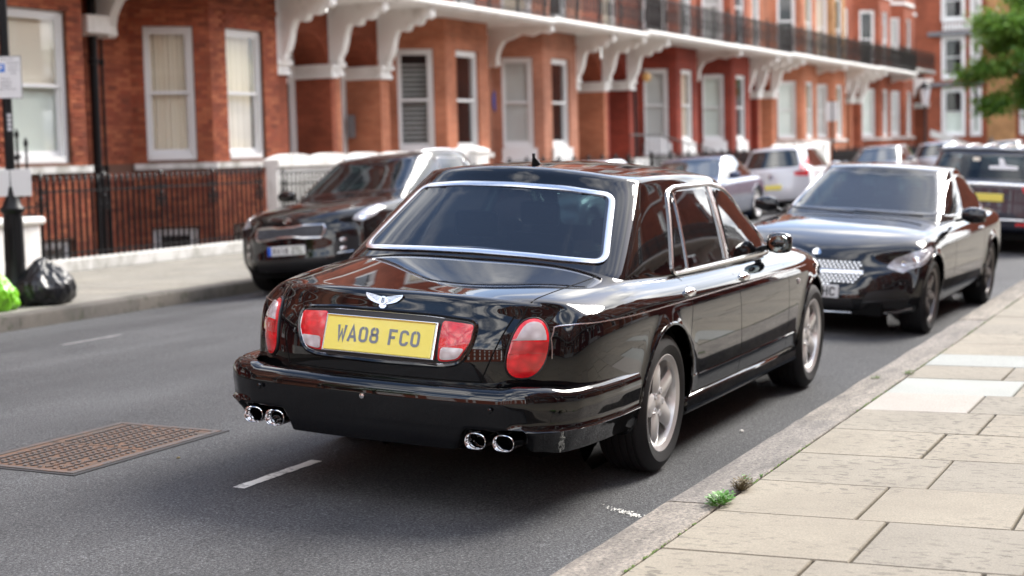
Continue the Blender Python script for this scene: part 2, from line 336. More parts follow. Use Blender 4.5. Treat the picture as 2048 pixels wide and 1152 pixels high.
class MB:
    def __init__(s): s.v = []; s.f = []
    def add(s, vs, fs):
        n = len(s.v); s.v += [tuple(q) for q in vs]; s.f += [tuple(i+n for i in f) for f in fs]; return s
    def box(s, x0, x1, y0, y1, z0, z1):
        return s.add([(x0, y0, z0), (x1, y0, z0), (x1, y1, z0), (x0, y1, z0), (x0, y0, z1), (x1, y0, z1), (x1, y1, z1), (x0, y1, z1)],
                     [(0, 3, 2, 1), (4, 5, 6, 7), (0, 1, 5, 4), (1, 2, 6, 5), (2, 3, 7, 6), (3, 0, 4, 7)])
    def obox(s, c, ax, ay, az):          # oriented box: centre and half-axis vectors
        c, ax, ay, az = map(Vector, (c, ax, ay, az))
        vs = [c+ax*i+ay*j+az*k for k in (-1, 1) for i, j in ((-1, -1), (1, -1), (1, 1), (-1, 1))]
        return s.add(vs, [(0, 3, 2, 1), (4, 5, 6, 7), (0, 1, 5, 4), (1, 2, 6, 5), (2, 3, 7, 6), (3, 0, 4, 7)])
    def bar(s, a, b, w, h=None):
        a, b = Vector(a), Vector(b); d = (b-a); L = d.length; d.normalize(); h = h or w
        up = Vector((0, 0, 1)) if abs(d.z) < .9 else Vector((1, 0, 0))
        x = d.cross(up).normalized(); z = x.cross(d)
        return s.obox((a+b)/2, d*L/2, x*w/2, z*h/2)
    def tube(s, pts, r, n=8, closed=False, cap=True, squash=1.):
        pts = [Vector(p) for p in pts]; m = len(pts); rr = r if isinstance(r, (list, tuple)) else [r]*m
        base = len(s.v); prev = None
        for i, p in enumerate(pts):
            if closed: d = pts[(i+1) % m]-pts[i-1]
            else: d = pts[min(i+1, m-1)]-pts[max(i-1, 0)]
            d.normalize()
            if prev is None:
                up = Vector((0, 0, 1)) if abs(d.z) < .9 else Vector((1, 0, 0)); x = d.cross(up).normalized()
            else: x = (prev-d*prev.dot(d)).normalized()
            prev = x; y = d.cross(x)
            for k in range(n):
                a = 2*pi*k/n; s.v.append(tuple(p+x*cos(a)*rr[i]+y*sin(a)*rr[i]*squash))
        for i in range(m if closed else m-1):
            j = (i+1) % m
            for k in range(n):
                l = (k+1) % n; s.f.append((base+i*n+k, base+i*n+l, base+j*n+l, base+j*n+k))
        if cap and not closed:
            s.f.append(tuple(base+k for k in reversed(range(n)))); s.f.append(tuple(base+(m-1)*n+k for k in range(n)))
        return s
    def lathe(s, prof, n=16, c=(0, 0, 0), axis='z'):
        base = len(s.v); c = Vector(c)
        for (r, h) in prof:
            for k in range(n):
                a = 2*pi*k/n
                p = (r*cos(a), r*sin(a), h) if axis == 'z' else ((r*cos(a), h, r*sin(a)) if axis == 'y' else (h, r*cos(a), r*sin(a)))
                s.v.append(tuple(c+Vector(p)))
        for i in range(len(prof)-1):
            for k in range(n):
                l = (k+1) % n; s.f.append((base+i*n+k, base+i*n+l, base+(i+1)*n+l, base+(i+1)*n+k))
        return s
    def prism(s, poly, d0, d1, plane='yz'):
        n = len(poly)
        def P(a, b, d): return (d, a, b) if plane == 'yz' else ((a, d, b) if plane == 'xz' else (a, b, d))
        vs = [P(a, b, d0) for a, b in poly]+[P(a, b, d1) for a, b in poly]
        fs = [tuple(reversed(range(n))), tuple(range(n, 2*n))]+[(i, (i+1) % n, (i+1) % n+n, i+n) for i in range(n)]
        return s.add(vs, fs)
    def mesh(s, name, mat, smooth=False, angle=40, fix=True):
        me = bpy.data.meshes.new(name); me.from_pydata(s.v, [], s.f)
        if fix:
            bm = bmesh.new(); bm.from_mesh(me); bmesh.ops.recalc_face_normals(bm, faces=bm.faces); bm.to_mesh(me); bm.free()
        if smooth:
            me.polygons.foreach_set('use_smooth', [True]*len(me.polygons)); me.set_sharp_from_angle(angle=radians(angle))
        if mat: me.materials.append(mat if not isinstance(mat, str) else M[mat])
        me.update(); return me
    def build(s, name, mat, parent=None, smooth=False, angle=40, fix=True, bevel=0):
        o = link(name, s.mesh(name, mat, smooth, angle, fix), parent)
        if bevel:
            b = o.modifiers.new('bevel', 'BEVEL'); b.width = bevel; b.segments = 2; b.limit_method = 'ANGLE'
        return o
def lerp(a, b, t): return a+(b-a)*t
def roundpoly(pts, r, n=5):
    out = []; m = len(pts)
    for i in range(m):
        p = Vector(pts[i]); a = Vector(pts[i-1])-p; b = Vector(pts[(i+1) % m])-p
        rr = min(r, a.length*.45, b.length*.45); a = p+a.normalized()*rr; b = p+b.normalized()*rr
        for k in range(n+1):
            t = k/n; out.append(tuple(a*(1-t)**2+p*2*t*(1-t)+b*t*t))
    return out
def densify(pts, d, closed=True):
    out = []; m = len(pts)
    for i in range(m if closed else m-1):
        a, b = Vector(pts[i]), Vector(pts[(i+1) % m]); k = max(1, int(math.ceil((b-a).length/d)))
        for j in range(k): out.append(tuple(a.lerp(b, j/k)))
    if not closed: out.append(tuple(pts[-1]))
    return out
# characters of a UK plate, as strokes in a 50 x 79 cell
def arc(cx, cy, rx, ry, a0, a1, n=7): return [(cx+rx*cos(radians(lerp(a0, a1, k/n))), cy+ry*sin(radians(lerp(a0, a1, k/n)))) for k in range(n+1)]
def ring(x0, x1, y0, y1, r):
    return arc(x1-r, y1-r, r, r, 90, 0, 4)+arc(x1-r, y0+r, r, r, 0, -90, 4)+arc(x0+r, y0+r, r, r, -90, -180, 4)+arc(x0+r, y1-r, r, r, 180, 90, 4)+[((x0+x1)/2, y1)]
GL = {
 'W': [[(5, 79), (14, 4), (25, 50), (36, 4), (45, 79)]], 'A': [[(4, 0), (25, 76), (46, 0)], [(12, 24), (38, 24)]],
 '0': [ring(7, 43, 7, 72, 15)], 'O': [ring(7, 43, 7, 72, 15)], '8': [ring(9, 41, 42, 72, 12), ring(7, 43, 7, 42, 13)],
 'F': [[(7, 0), (7, 72), (46, 72)], [(7, 38), (36, 38)]],
 'C': [[(43, 56)]+arc(28, 57, 15, 15, 0, 90, 4)+arc(22, 57, 15, 15, 90, 180, 4)+arc(22, 22, 15, 15, 180, 270, 4)+arc(28, 22, 15, 15, 270, 360, 4)+[(43, 23)]],
 'H': [[(7, 0), (7, 79)], [(43, 0), (43, 79)], [(7, 40), (43, 40)]], 'K': [[(7, 0), (7, 79)], [(44, 79), (9, 36)], [(20, 46), (45, 0)]],
 '1': [[(27, 0), (27, 72), (18, 72)]], 'Z': [[(5, 72), (43, 72), (7, 7), (46, 7)]], 'T': [[(2, 72), (48, 72)], [(25, 72), (25, 0)]],
 'L': [[(7, 79), (7, 7), (46, 7)]], 'I': [[(25, 0), (25, 79)]],
 'B': [[(7, 7), (30, 7)]+arc(30, 24, 14, 17, -90, 90, 5)+[(7, 41)], [(7, 0), (7, 79)], [(7, 72), (28, 72)]+arc(28, 57, 13, 15, 90, -90, 5)+[(7, 41)]],
 'P': [[(7, 0), (7, 72), (28, 72)]+arc(28, 55, 15, 17, 90, -90, 5)+[(7, 38)]],
}
def stroke_text(mb, text, h, to3, thick=14, adv=61, space=94-61+22):
    """writes text centred at (0,0) in plane coords (a right, b up); to3 maps (a,b,d) to a point"""
    sc = h/79.; w = 0; xs = []
    for c in text:
        if c == ' ': w += 33+11
        else: xs.append((c, w)); w += adv
    w -= adv-50
    for c, x in xs:
        for pl in GL[c]:
            n = len(pl)
            L = []; Rr = []
            for i, p in enumerate(pl):
                d0 = Vector(pl[i])-Vector(pl[i-1]) if i > 0 else None; d1 = Vector(pl[i+1])-Vector(pl[i]) if i < n-1 else None
                closed = Vector(pl[0]) == Vector(pl[-1])
                if d0 is None: d0 = d1
                if d1 is None: d1 = d0
                if d0.length < 1e-6: d0 = d1
                if d1.length < 1e-6: d1 = d0
                t = (d0.normalized()+d1.normalized())
                if t.length < .3: t = d0.copy()
                t.normalize(); nrm = Vector((-t.y, t.x)); k = 1/max(.45, nrm.dot(Vector((-d0.y, d0.x)).normalized()))
                L.append(Vector(p)+nrm*thick/2*k); Rr.append(Vector(p)-nrm*thick/2*k)
            base = [to3((q.x+x-w/2)*sc, (q.y-39.5)*sc, 0) for q in L+Rr]
            mb.add(base, [(i, i+1, n+i+1, n+i) for i in range(n-1)])

# ------------------------------------------------------------------ car building kit
def eval_subsurf(verts, faces, levels=2, creases=None):
    me = bpy.data.meshes.new('cage'); me.from_pydata(verts, [], faces)
    bm = bmesh.new(); bm.from_mesh(me); bmesh.ops.remove_doubles(bm, verts=bm.verts, dist=1e-5)
    bmesh.ops.recalc_face_normals(bm, faces=bm.faces); bm.to_mesh(me); bm.free()
    o = bpy.data.objects.new('cage', me); COL.objects.link(o)
    md = o.modifiers.new('s', 'SUBSURF'); md.levels = levels; md.render_levels = levels
    dg = bpy.context.evaluated_depsgraph_get(); ev = o.evaluated_get(dg).to_mesh()
    vs_ = [v.co.copy() for v in ev.vertices]; fs = [tuple(p.vertices) for p in ev.polygons]
    o.evaluated_get(dg).to_mesh_clear(); bpy.data.objects.remove(o); bpy.data.meshes.remove(me)
    return vs_, fs
def box_cage(NX, J, NZ, P):
    """closed box grid: i 0..NX, j -J..J, k 0..NZ"""
    V = {}; verts = []; faces = []
    def idx(i, j, k):
        if (i, j, k) not in V: V[(i, j, k)] = len(verts); verts.append(P(i, j, k))
        return V[(i, j, k)]
    for i in range(NX):
        for j in range(-J, J):
            for k in (0, NZ): faces.append((idx(i, j, k), idx(i+1, j, k), idx(i+1, j+1, k), idx(i, j+1, k)))
        for k in range(NZ):
            for j in (-J, J): faces.append((idx(i, j, k), idx(i+1, j, k), idx(i+1, j, k+1), idx(i, j, k+1)))
    for j in range(-J, J):
        for k in range(NZ):
            for i in (0, NX): faces.append((idx(i, j, k), idx(i, j+1, k), idx(i, j+1, k+1), idx(i, j, k+1)))
    return verts, faces
def body_mesh(s, levels):
    NX = len(s['xs'])-1; NZ = len(s['zk'])-1; J = len(s['yf'])-1; yf = s['yf']
    fr = [1, .95, .55, .2]+[0]*NX
    def P(i, j, k):
        a = abs(j); sg = 1 if j >= 0 else -1
        top = k == NZ
        W = s['w'][k]*s['plan'][i] if k < NZ else s['w'][k]*s['plant'][i]
        y = sg*yf[a]*W
        x = s['xs'][i]+fr[i]*(s['xr'][k]+s['ir'][a])-fr[NX-i]*(s['xf'][k]+s['if'][a])
        sh = s['sh'][i]
        if top: z = sh+(s['top'][i]-sh)*s['cf'][a]
        elif k == 0: z = s['zb'][i]
        else: z = s['zk'][k]+(sh-s['shr'])*s['wt'][k]
        return (x, y, z)
    return eval_subsurf(*box_cage(NX, J, NZ, P), levels)
def house_mesh(g, levels):
    st = g['st']; T = g['t']; NX = len(st)-1; NZ = len(T)-1; yf = g['yf']; J = len(yf)-1
    fr = [1, .6, .15]+[0]*NX
    def P(i, j, k):
        a = abs(j); sg = 1 if j >= 0 else -1; xb, xt, zb, zt, wb, wt = st[i]; t = T[k]
        w = lerp(wb, wt, t)+g['belly']*4*t*(1-t)
        x = lerp(xb, xt, t)+fr[i]*g['ir'][a]-fr[NX-i]*g['if'][a]
        z = lerp(zb, zt, t)
        if k == NZ: z = zt+g['crown']*(1-yf[a]**2)
        return (x, sg*yf[a]*w, z)
    return eval_subsurf(*box_cage(NX, J, NZ, P), levels)
def side_map(sg): return (lambda u, v: Vector((u, sg*3., v))), Vector((0, -sg, 0))
def rear_map(): return (lambda u, v: Vector((-6., u, v))), Vector((1, 0, 0))
def front_map(): return (lambda u, v: Vector((9., u, v))), Vector((-1, 0, 0))
def diag_map(c, n, up=(0, 0, 1)):
    n = Vector(n).normalized(); up = Vector(up); t = up.cross(n).normalized(); c = Vector(c)
    return (lambda u, v: c+t*u+Vector((0, 0, 1))*v+n*3), -n
def cast(bvhs, o, d):
    best = None
    for b in bvhs:
        h = b.ray_cast(o, d)
        if h[0] is not None and (best is None or h[3] < best[3]): best = h
    if best is None: return None
    n = best[1]
    if n.dot(d) > 0: n = -n
    return best[0], n
def drape_patch(bvhs, outline, mp, off=.004, skirt=.01, bulge=0., rings=5, closed_back=False, dens=.05, smooth_n=True):
    f, d = mp; pts = densify(outline, dens); n = len(pts)
    c = Vector((sum(p[0] for p in pts)/n, sum(p[1] for p in pts)/n)); mb = MB(); G = []
    last = None
    for r in range(rings, -1, -1):
        row = []
        for p in ([c] if r == 0 else pts):
            q = c+(Vector(p)-c)*(r/rings); h = cast(bvhs, f(q[0], q[1]), d)
            if h is None:
                row.append(None); continue
            row.append((h[0], h[1]))
        good = [x for x in row if x]
        if not good: continue
        row = [x if x else min(good, key=lambda g: 0) for x in row]
        G.append((r/rings, row))
    for t, row in G:
        for (p, nv) in row: mb.v.append(tuple(p+nv*(off+bulge*(1-t*t))))
    for r in range(len(G)-1):
        a = sum(len(G[q][1]) for q in range(r)); la = len(G[r][1]); lb = len(G[r+1][1]); b = a+la
        for k in range(la):
            l = (k+1) % la
            if lb == 1: mb.f.append((a+k, a+l, b))
            else: mb.f.append((a+k, a+l, b+l, b+k))
    if skirt:
        b = len(mb.v)
        for (p, nv) in G[0][1]: mb.v.append(tuple(p+nv*(off-skirt)))
        for k in range(n): mb.f.append((k, (k+1) % n, b+(k+1) % n, b+k))
    return mb
def drape_line(bvhs, path, mp, off, w, h=None, closed=False, dens=.04, n=6, smooth=0):
    """ribbon tube of width w and height h lying on the surface"""
    f, d = mp; pts = densify(path, dens, closed); hits = []
    for p in pts:
        q = cast(bvhs, f(*p), d)
        if q: hits.append([q[0], q[1]])
    for _ in range(smooth):
        c = [h_[0].copy() for h_ in hits]
        for i in range(1, len(hits)-1): hits[i][0] = (c[i-1]+c[i]*2+c[i+1])/4
    mb = MB(); m = len(hits); h = h or w
    if m < 2: return mb
    for i, (p, nv) in enumerate(hits):
        if closed: t = hits[(i+1) % m][0]-hits[i-1][0]
        else: t = hits[min(i+1, m-1)][0]-hits[max(i-1, 0)][0]
        t.normalize(); s_ = t.cross(nv).normalized(); nn_ = s_.cross(t)
        if nn_.dot(nv) < 0: nn_ = -nn_
        for k in range(n):
            a = 2*pi*k/n+pi/n; mb.v.append(tuple(p+nv*off+s_*cos(a)*w/2+nn_*sin(a)*h/2))
    for i in range(m if closed else m-1):
        j = (i+1) % m
        for k in range(n):
            l = (k+1) % n; mb.f.append((i*n+k, i*n+l, j*n+l, j*n+k))
    if not closed: mb.f.append(tuple(reversed(range(n)))); mb.f.append(tuple((m-1)*n+k for k in range(n)))
    return mb
def in_poly(p, poly):
    x, y = p; c = False; n = len(poly)
    for i in range(n):
        x1, y1 = poly[i]; x2, y2 = poly[i-1]
        if (y1 > y) != (y2 > y) and x < (x2-x1)*(y-y1)/(y2-y1)+x1: c = not c
    return c
def near_poly(p, poly):
    best = None; p = Vector(p)
    for i in range(len(poly)):
        a, b = Vector(poly[i-1]), Vector(poly[i]); d = b-a; t = max(0, min(1, (p-a).dot(d)/max(d.length_squared, 1e-9))); q = a+d*t
        if best is None or (q-p).length < best[0]: best = ((q-p).length, q)
    return best[1]
def cut_holes(V, Fs, holes):
    """holes: (poly, test(v)->bool, proj(v)->(u,v), put(v,uv)->v); deletes faces inside, snaps rim onto outline"""
    V = [v.copy() for v in V]
    for poly, test, pj, put in holes:
        xs = [p[0] for p in poly]; ys = [p[1] for p in poly]; bb = (min(xs), max(xs), min(ys), max(ys))
        ins = {}
        for i, v in enumerate(V):
            if test(v):
                q = pj(v)
                if bb[0] <= q[0] <= bb[1] and bb[2] <= q[1] <= bb[3] and in_poly(q, poly): ins[i] = q
        keep = []; rim = set()
        for f in Fs:
            k = sum(1 for i in f if i in ins)
            if k == len(f): continue
            keep.append(f)
            if k: rim.update(i for i in f if i in ins)
        for i in rim: V[i] = put(V[i], near_poly(ins[i], poly))
        Fs = keep
    used = sorted({i for f in Fs for i in f}); mp = {a: b for b, a in enumerate(used)}
    return [V[i] for i in used], [tuple(mp[i] for i in f) for f in Fs]
def circ(cx, cz, r, z0=-1., n=48): return [(cx+r*cos(2*pi*k/n), cz+r*sin(2*pi*k/n)) for k in range(n)]
def side_hole(poly, sg, ymin=.4):
    return (poly, lambda v: v.y*sg > ymin, lambda v: (v.x, v.z), lambda v, q: Vector((q[0], v.y, q[1])))
def end_hole(poly, test):
    return (poly, test, lambda v: (v.y, v.z), lambda v, q: Vector((v.x, q[0], q[1])))
def soft_mesh(name, V, Fs, mat, parent, angle=60):
    mb = MB(); mb.v = [tuple(v) for v in V]; mb.f = list(Fs); return mb.build(name, mat, parent, True, angle, fix=False)

WHEEL = {}
def wheel_parts(R, rimR, width, style, rimmat):
    key = (R, rimR, width, style, rimmat)
    if key in WHEEL: return WHEEL[key]
    w = width
    ty = MB(); prof = [(rimR-.004, -w*.46), (rimR+.012, -w*.49), (lerp(rimR, R, .5), -w*.535), (R-.03, -w*.5), (R-.008, -w*.43), (R, -w*.36)]
    for g in range(-2, 3):      # tread grooves
        gy = g*w*.15; prof += [(R, gy-.006), (R-.008, gy-.004), (R-.008, gy+.004), (R, gy+.006)]
    prof += [(R, w*.36), (R-.008, w*.43), (R-.03, w*.5), (lerp(rimR, R, .5), w*.535), (rimR+.012, w*.49), (rimR-.004, w*.46)]
    ty.lathe(prof, 64, axis='y'); tyre = ty.mesh('tyre', 'rubber', True, 30)
    # outboard side is -y
    rm = MB(); rm.lathe([(rimR-.05, w*.4), (rimR-.03, -w*.30), (rimR-.022, -w*.44), (rimR+.004, -w*.49), (rimR+.010, -w*.48), (rimR+.004, -w*.45), (rimR-.01, w*.44)], 56, axis='y')
    if style == 'disc':
        for k in range(30):
            a = 2*pi*k/30; r0 = rimR-.028
            rm.obox((r0*cos(a), -w*.36, r0*sin(a)), (.006*cos(a), 0, .006*sin(a)), (0, .004, 0), (-.006*sin(a), 0, .006*cos(a)))
    rim = rm.mesh('rim', rimmat, True, 35)
    sp = MB(); nsp = 10 if style == 'twin' else 5
    for k in range(1):
        wi, wo = (.062, .052) if style != 'twin' else (.020, .016)
        yy0, yy1 = -w*.40, -w*.36
        def sec(r, hw, yo, th):
            return [(r, yo+.010, -hw), (r, yo, -hw*.62), (r, yo-.004, 0), (r, yo, hw*.62), (r, yo+.010, hw), (r, yo+th, hw*.8), (r, yo+th, -hw*.8)]
        secs = [sec(.045, wi*.9, yy0+.012, .03), sec(.10, wi, yy0+.004, .03), (sec(lerp(.10, rimR, .55), (wi+wo)/2*.86, yy0-.004, .035)), sec(rimR-.045, wo, yy0+.0, .03), sec(rimR-.012, wo*1.25, yy1+.004, .02)]
        n = 7; base = 0
        for s_ in secs: sp.v += s_
        for i in range(len(secs)-1):
            for q in range(n): sp.f.append((i*n+q, i*n+(q+1) % n, (i+1)*n+(q+1) % n, (i+1)*n+q))
    spoke = sp.mesh('spoke', rimmat, True, 35)
    hb = MB(); hb.lathe([(.0, -w*.40), (.03, -w*.40), (.036, -w*.385), (.05, -w*.36), (.085, -w*.34), (.09, -w*.25), (0, -w*.24)], 24, axis='y')
    for k in range(5):
        a = 2*pi*(k+.5)/5; hb.lathe([(.0, -w*.372), (.013, -w*.372), (.0135, -w*.392), (.017, -w*.392), (.018, -w*.33)], 10, c=(.062*cos(a), 0, .062*sin(a)), axis='y')
    hub = hb.mesh('hub', rimmat, True, 35)
    ds = MB(); ds.lathe([(0, -w*.10), (rimR*.74, -w*.10), (rimR*.74, -w*.02), (0, -w*.02)], 40, axis='y'); disc = ds.mesh('brake_disc', 'disc', True, 30)
    bk = MB(); bk.lathe([(0, w*.1), (rimR-.05, w*.1)], 32, axis='y'); back = bk.mesh('wheel_back', 'well')
    WHEEL[key] = (tyre, rim, spoke, hub, disc, back, nsp); return WHEEL[key]
def put_wheel(root, x, y, sg, R, rimR, width, style, rimmat, rot=.3, steer=0):
    tyre, rim, spoke, hub, disc, back, nsp = wheel_parts(R, rimR, width, style, rimmat)
    w = link('wheel', hub, root); w.location = (x, y, R); w.rotation_euler = (0, rot, (0 if sg < 0 else pi)+steer)
    link('tyre', tyre, w); link('rim', rim, w); link('brake_disc', disc, w); link('wheel_back', back, w)
    for k in range(nsp):
        o = link('spoke', spoke, w); a = 2*pi*k/nsp
        if nsp == 10: a = 2*pi*(k//2)/5+(.16 if k % 2 else -.16)
        o.rotation_euler = (0, a, 0)

def arch_flare(V, arches, amt, width):
    for v in V:
        if abs(v.y) > .4 and v.z < .9:
            for (cx, cz, r) in arches:
                d = sqrt((v.x-cx)**2+(v.z-cz)**2)-r
                if -.05 < d < width: v.y += math.copysign(amt*(1-max(0, d)/width)**2, v.y)
def make_car(name, label, cat, s):
    """s: spec dict. Local frame: +x forward, rear axle at x=0, ground z=0"""
    root = empty(name, s['loc'], s['rot'], label, cat, s.get('group'))
    lv = s.get('lv', 2); far = s.get('far', False)
    V, Fs = body_mesh(s['body'], lv)
    arches = [(0, s['wr']+.01, s['ar']), (s['wb'], s['wr']+.01, s['ar'])]
    arch_flare(V, arches, s.get('flare', .015), .09)
    Bb = BVHTree.FromPolygons(V, Fs)
    GV, GF = house_mesh(s['gh'], lv); Bg = BVHTree.FromPolygons(GV, GF)
    holes = []
    for cx, cz, r in arches:
        for sg in (1, -1): holes.append(side_hole(circ(cx, cz, r), sg, s['hw']-.35))
    V2, F2 = cut_holes(V, Fs, holes)
    soft_mesh('body', V2, F2, s['paint'], root)
    # wheel wells, arch lips
    for cx, cz, r in arches:
        mb = MB()
        for sg in (1, -1):
            n = 20; base = len(mb.v)
            for k in range(n+1):
                a = pi*1.16*k/n-pi*.08; x = cx+(r+.004)*cos(a); z = cz+(r+.004)*sin(a)
                for y in (s['hw']-.06, s['hw']-.36): mb.v.append((x, sg*y, z))
            for k in range(n): mb.f.append((base+2*k, base+2*k+1, base+2*k+3, base+2*k+2))
            mb.f.append(tuple(base+2*k+1 for k in range(n+1)))
        mb.build('wheel_arch_liner', 'well', root, fix=False)
        for sg in (1, -1):
            pth = [(cx+(r+.008)*cos(a), cz+(r+.008)*sin(a)) for a in [pi*(1.14*k/30-.07) for k in range(31)]]
            drape_line([Bb], pth, side_map(sg), -.001, .020, .016, smooth=1).build('arch_lip', s.get('lipmat', s['paint']), root, True)
    for cx in (0, s['wb']):
        for sg in (1, -1):
            st = s.get('steer', 0) if cx else 0
            put_wheel(root, cx, sg*s['track'], sg, s['wr'], s['rim'], s.get('ww', .24), s.get('wstyle', 'five'), s.get('rimmat', 'alloy'), s.get('wrot', .3), st)
    # underbody
    MB().box(-.9, s['wb']+.7, -s['hw']+.3, s['hw']-.3, .2, .3).build('underbody', 'well', root)
    gh_holes = []; bv = [Bg]
    glass = s['glassmat']
    for w in s['windows']:
        pl = roundpoly(w['pts'], w.get('r', .03))
        gm = w.get('mat', glass)
        if w['side'] == 'side':
            for sg in (1, -1):
                o = drape_patch(bv, pl, side_map(sg), .0035, .006, 0, 6).build('window_glass', gm, root, True)
                if w.get('trim'): drape_line(bv, pl, side_map(sg), .004, w['trim'], .012, True, smooth=0).build('window_trim', w.get('trimmat', 'chrome'), root, True)
                if not far: gh_holes.append(side_hole(inset(pl, .008), sg, .3))
        else:
            mp = rear_map() if w['side'] == 'rear' else front_map()
            drape_patch(bv, pl, mp, .0035, .006, 0, 8).build('rear_window' if w['side'] == 'rear' else 'windscreen', gm, root, True)
            if w.get('frit'):
                drape_line(bv, inset(pl, w['frit']*.5), mp, .0015, w['frit'], .008, True).build('window_border', 'frit', root, True)
            if w.get('trim'): drape_line(bv, pl, mp, .006, w['trim'], .014, True, dens=.03).build('window_trim', w.get('trimmat', 'chrome'), root, True)
            xm = s['gh']['st'][len(s['gh']['st'])//2][1]
            if not far:
                if w['side'] == 'rear': gh_holes.append(end_hole(inset(pl, .008), lambda v, xm=xm: v.x < xm))
                else: gh_holes.append(end_hole(inset(pl, .008), lambda v, xm=xm: v.x > xm))
    GV2, GF2 = cut_holes(GV, GF, gh_holes)
    soft_mesh('roof_and_pillars', GV2, GF2, s['paint'], root)
    if not far and s.get('seats'):
        cab = MB(); zf = s['seats'][0]-.42
        cab.box(s['cab'][0], s['cab'][1], -s['hw']+.22, s['hw']-.22, zf-.02, zf)
        cab.build('cabin_floor', 'cabin', root)
        for (x, ys, zt) in s['seats'][1:]:
            for y in ys:
                mb = MB(); mb.obox((x, y, (zf+zt)/2-.08), (.05, 0, 0), (0, .22, 0), (-.05, 0, (zt-zf)/2-.1)); o = mb.build('seat_back', s.get('seatmat', 'seat'), root, True, 30, bevel=.045)
                h = MB(); h.obox((x-.06, y, zt-.06), (.04, 0, 0), (0, .13, 0), (-.01, 0, .075)); h.build('headrest', s.get('seatmat', 'seat'), o, True, 30, bevel=.03)
        dsh = MB(); dsh.box(s['cab'][1]-.35, s['cab'][1]+.1, -s['hw']+.2, s['hw']-.2, zf+.3, zf+.42); d = dsh.build('dashboard', 'cabin', root, bevel=.03)
        sw = MB(); sw.tube([(s['cab'][1]-.42-.06*sin(a), s.get('drv', -1)*.36+.18*cos(a), zf+.44+.16*sin(a)) for a in [2*pi*k/24 for k in range(24)]], .016, 8, True); sw.build('steering_wheel', 'black', root, True)
    for (nm, pts, mat, w) in s.get('lines', []):
        for sg in (1, -1):
            drape_line([Bb, Bg], pts, side_map(sg), .0001 if mat == 'black' and w < .02 else .003, w, w*.25, smooth=0).build(nm, 'well' if mat == 'black' and w < .02 else mat, root, True)
    root['bv'] = 0; del root['bv']
    return root, Bb, Bg
def inset(pl, d):
    n = len(pl); c = Vector((sum(p[0] for p in pl)/n, sum(p[1] for p in pl)/n)); out = []
    for p in pl:
        v = Vector(p)-c; out.append(tuple(c+v*(1-d/max(v.length, .05))))
    return out
def patch(root, bvs, nm, pts, mat, mp, r=.02, off=.004, skirt=.012, bulge=0., parent=None, dens=.04, rings=4):
    return drape_patch(bvs, roundpoly(pts, r) if r else pts, mp, off, skirt, bulge, rings, dens=dens).build(nm, mat, parent or root, True, 50)
def plate(root, c, tilt, w, h, mat, text, chh, rearface=True, ink='plate_ink', band=False):
    """number plate centred at c; tilt: rotation of face about y"""
    sg = -1 if rearface else 1
    o = MB().box(-.006, .006, -w/2, w/2, -h/2, h/2).build('number_plate', mat, root, bevel=.005)
    o.location = c; o.rotation_euler = (0, tilt, 0)
    mb = MB()
    stroke_text(mb, text, chh, lambda a, b, d: (sg*.0078, (-a if rearface else a)+(.0 if not band else .022), b))
    mb.build('plate_characters', ink, o, fix=False)
    if band:
        MB().box(sg*.0065, sg*.0078, -w/2+.004, -w/2+.052, -h/2+.003, h/2-.003).build('plate_band', 'blue_band', o)
    return o
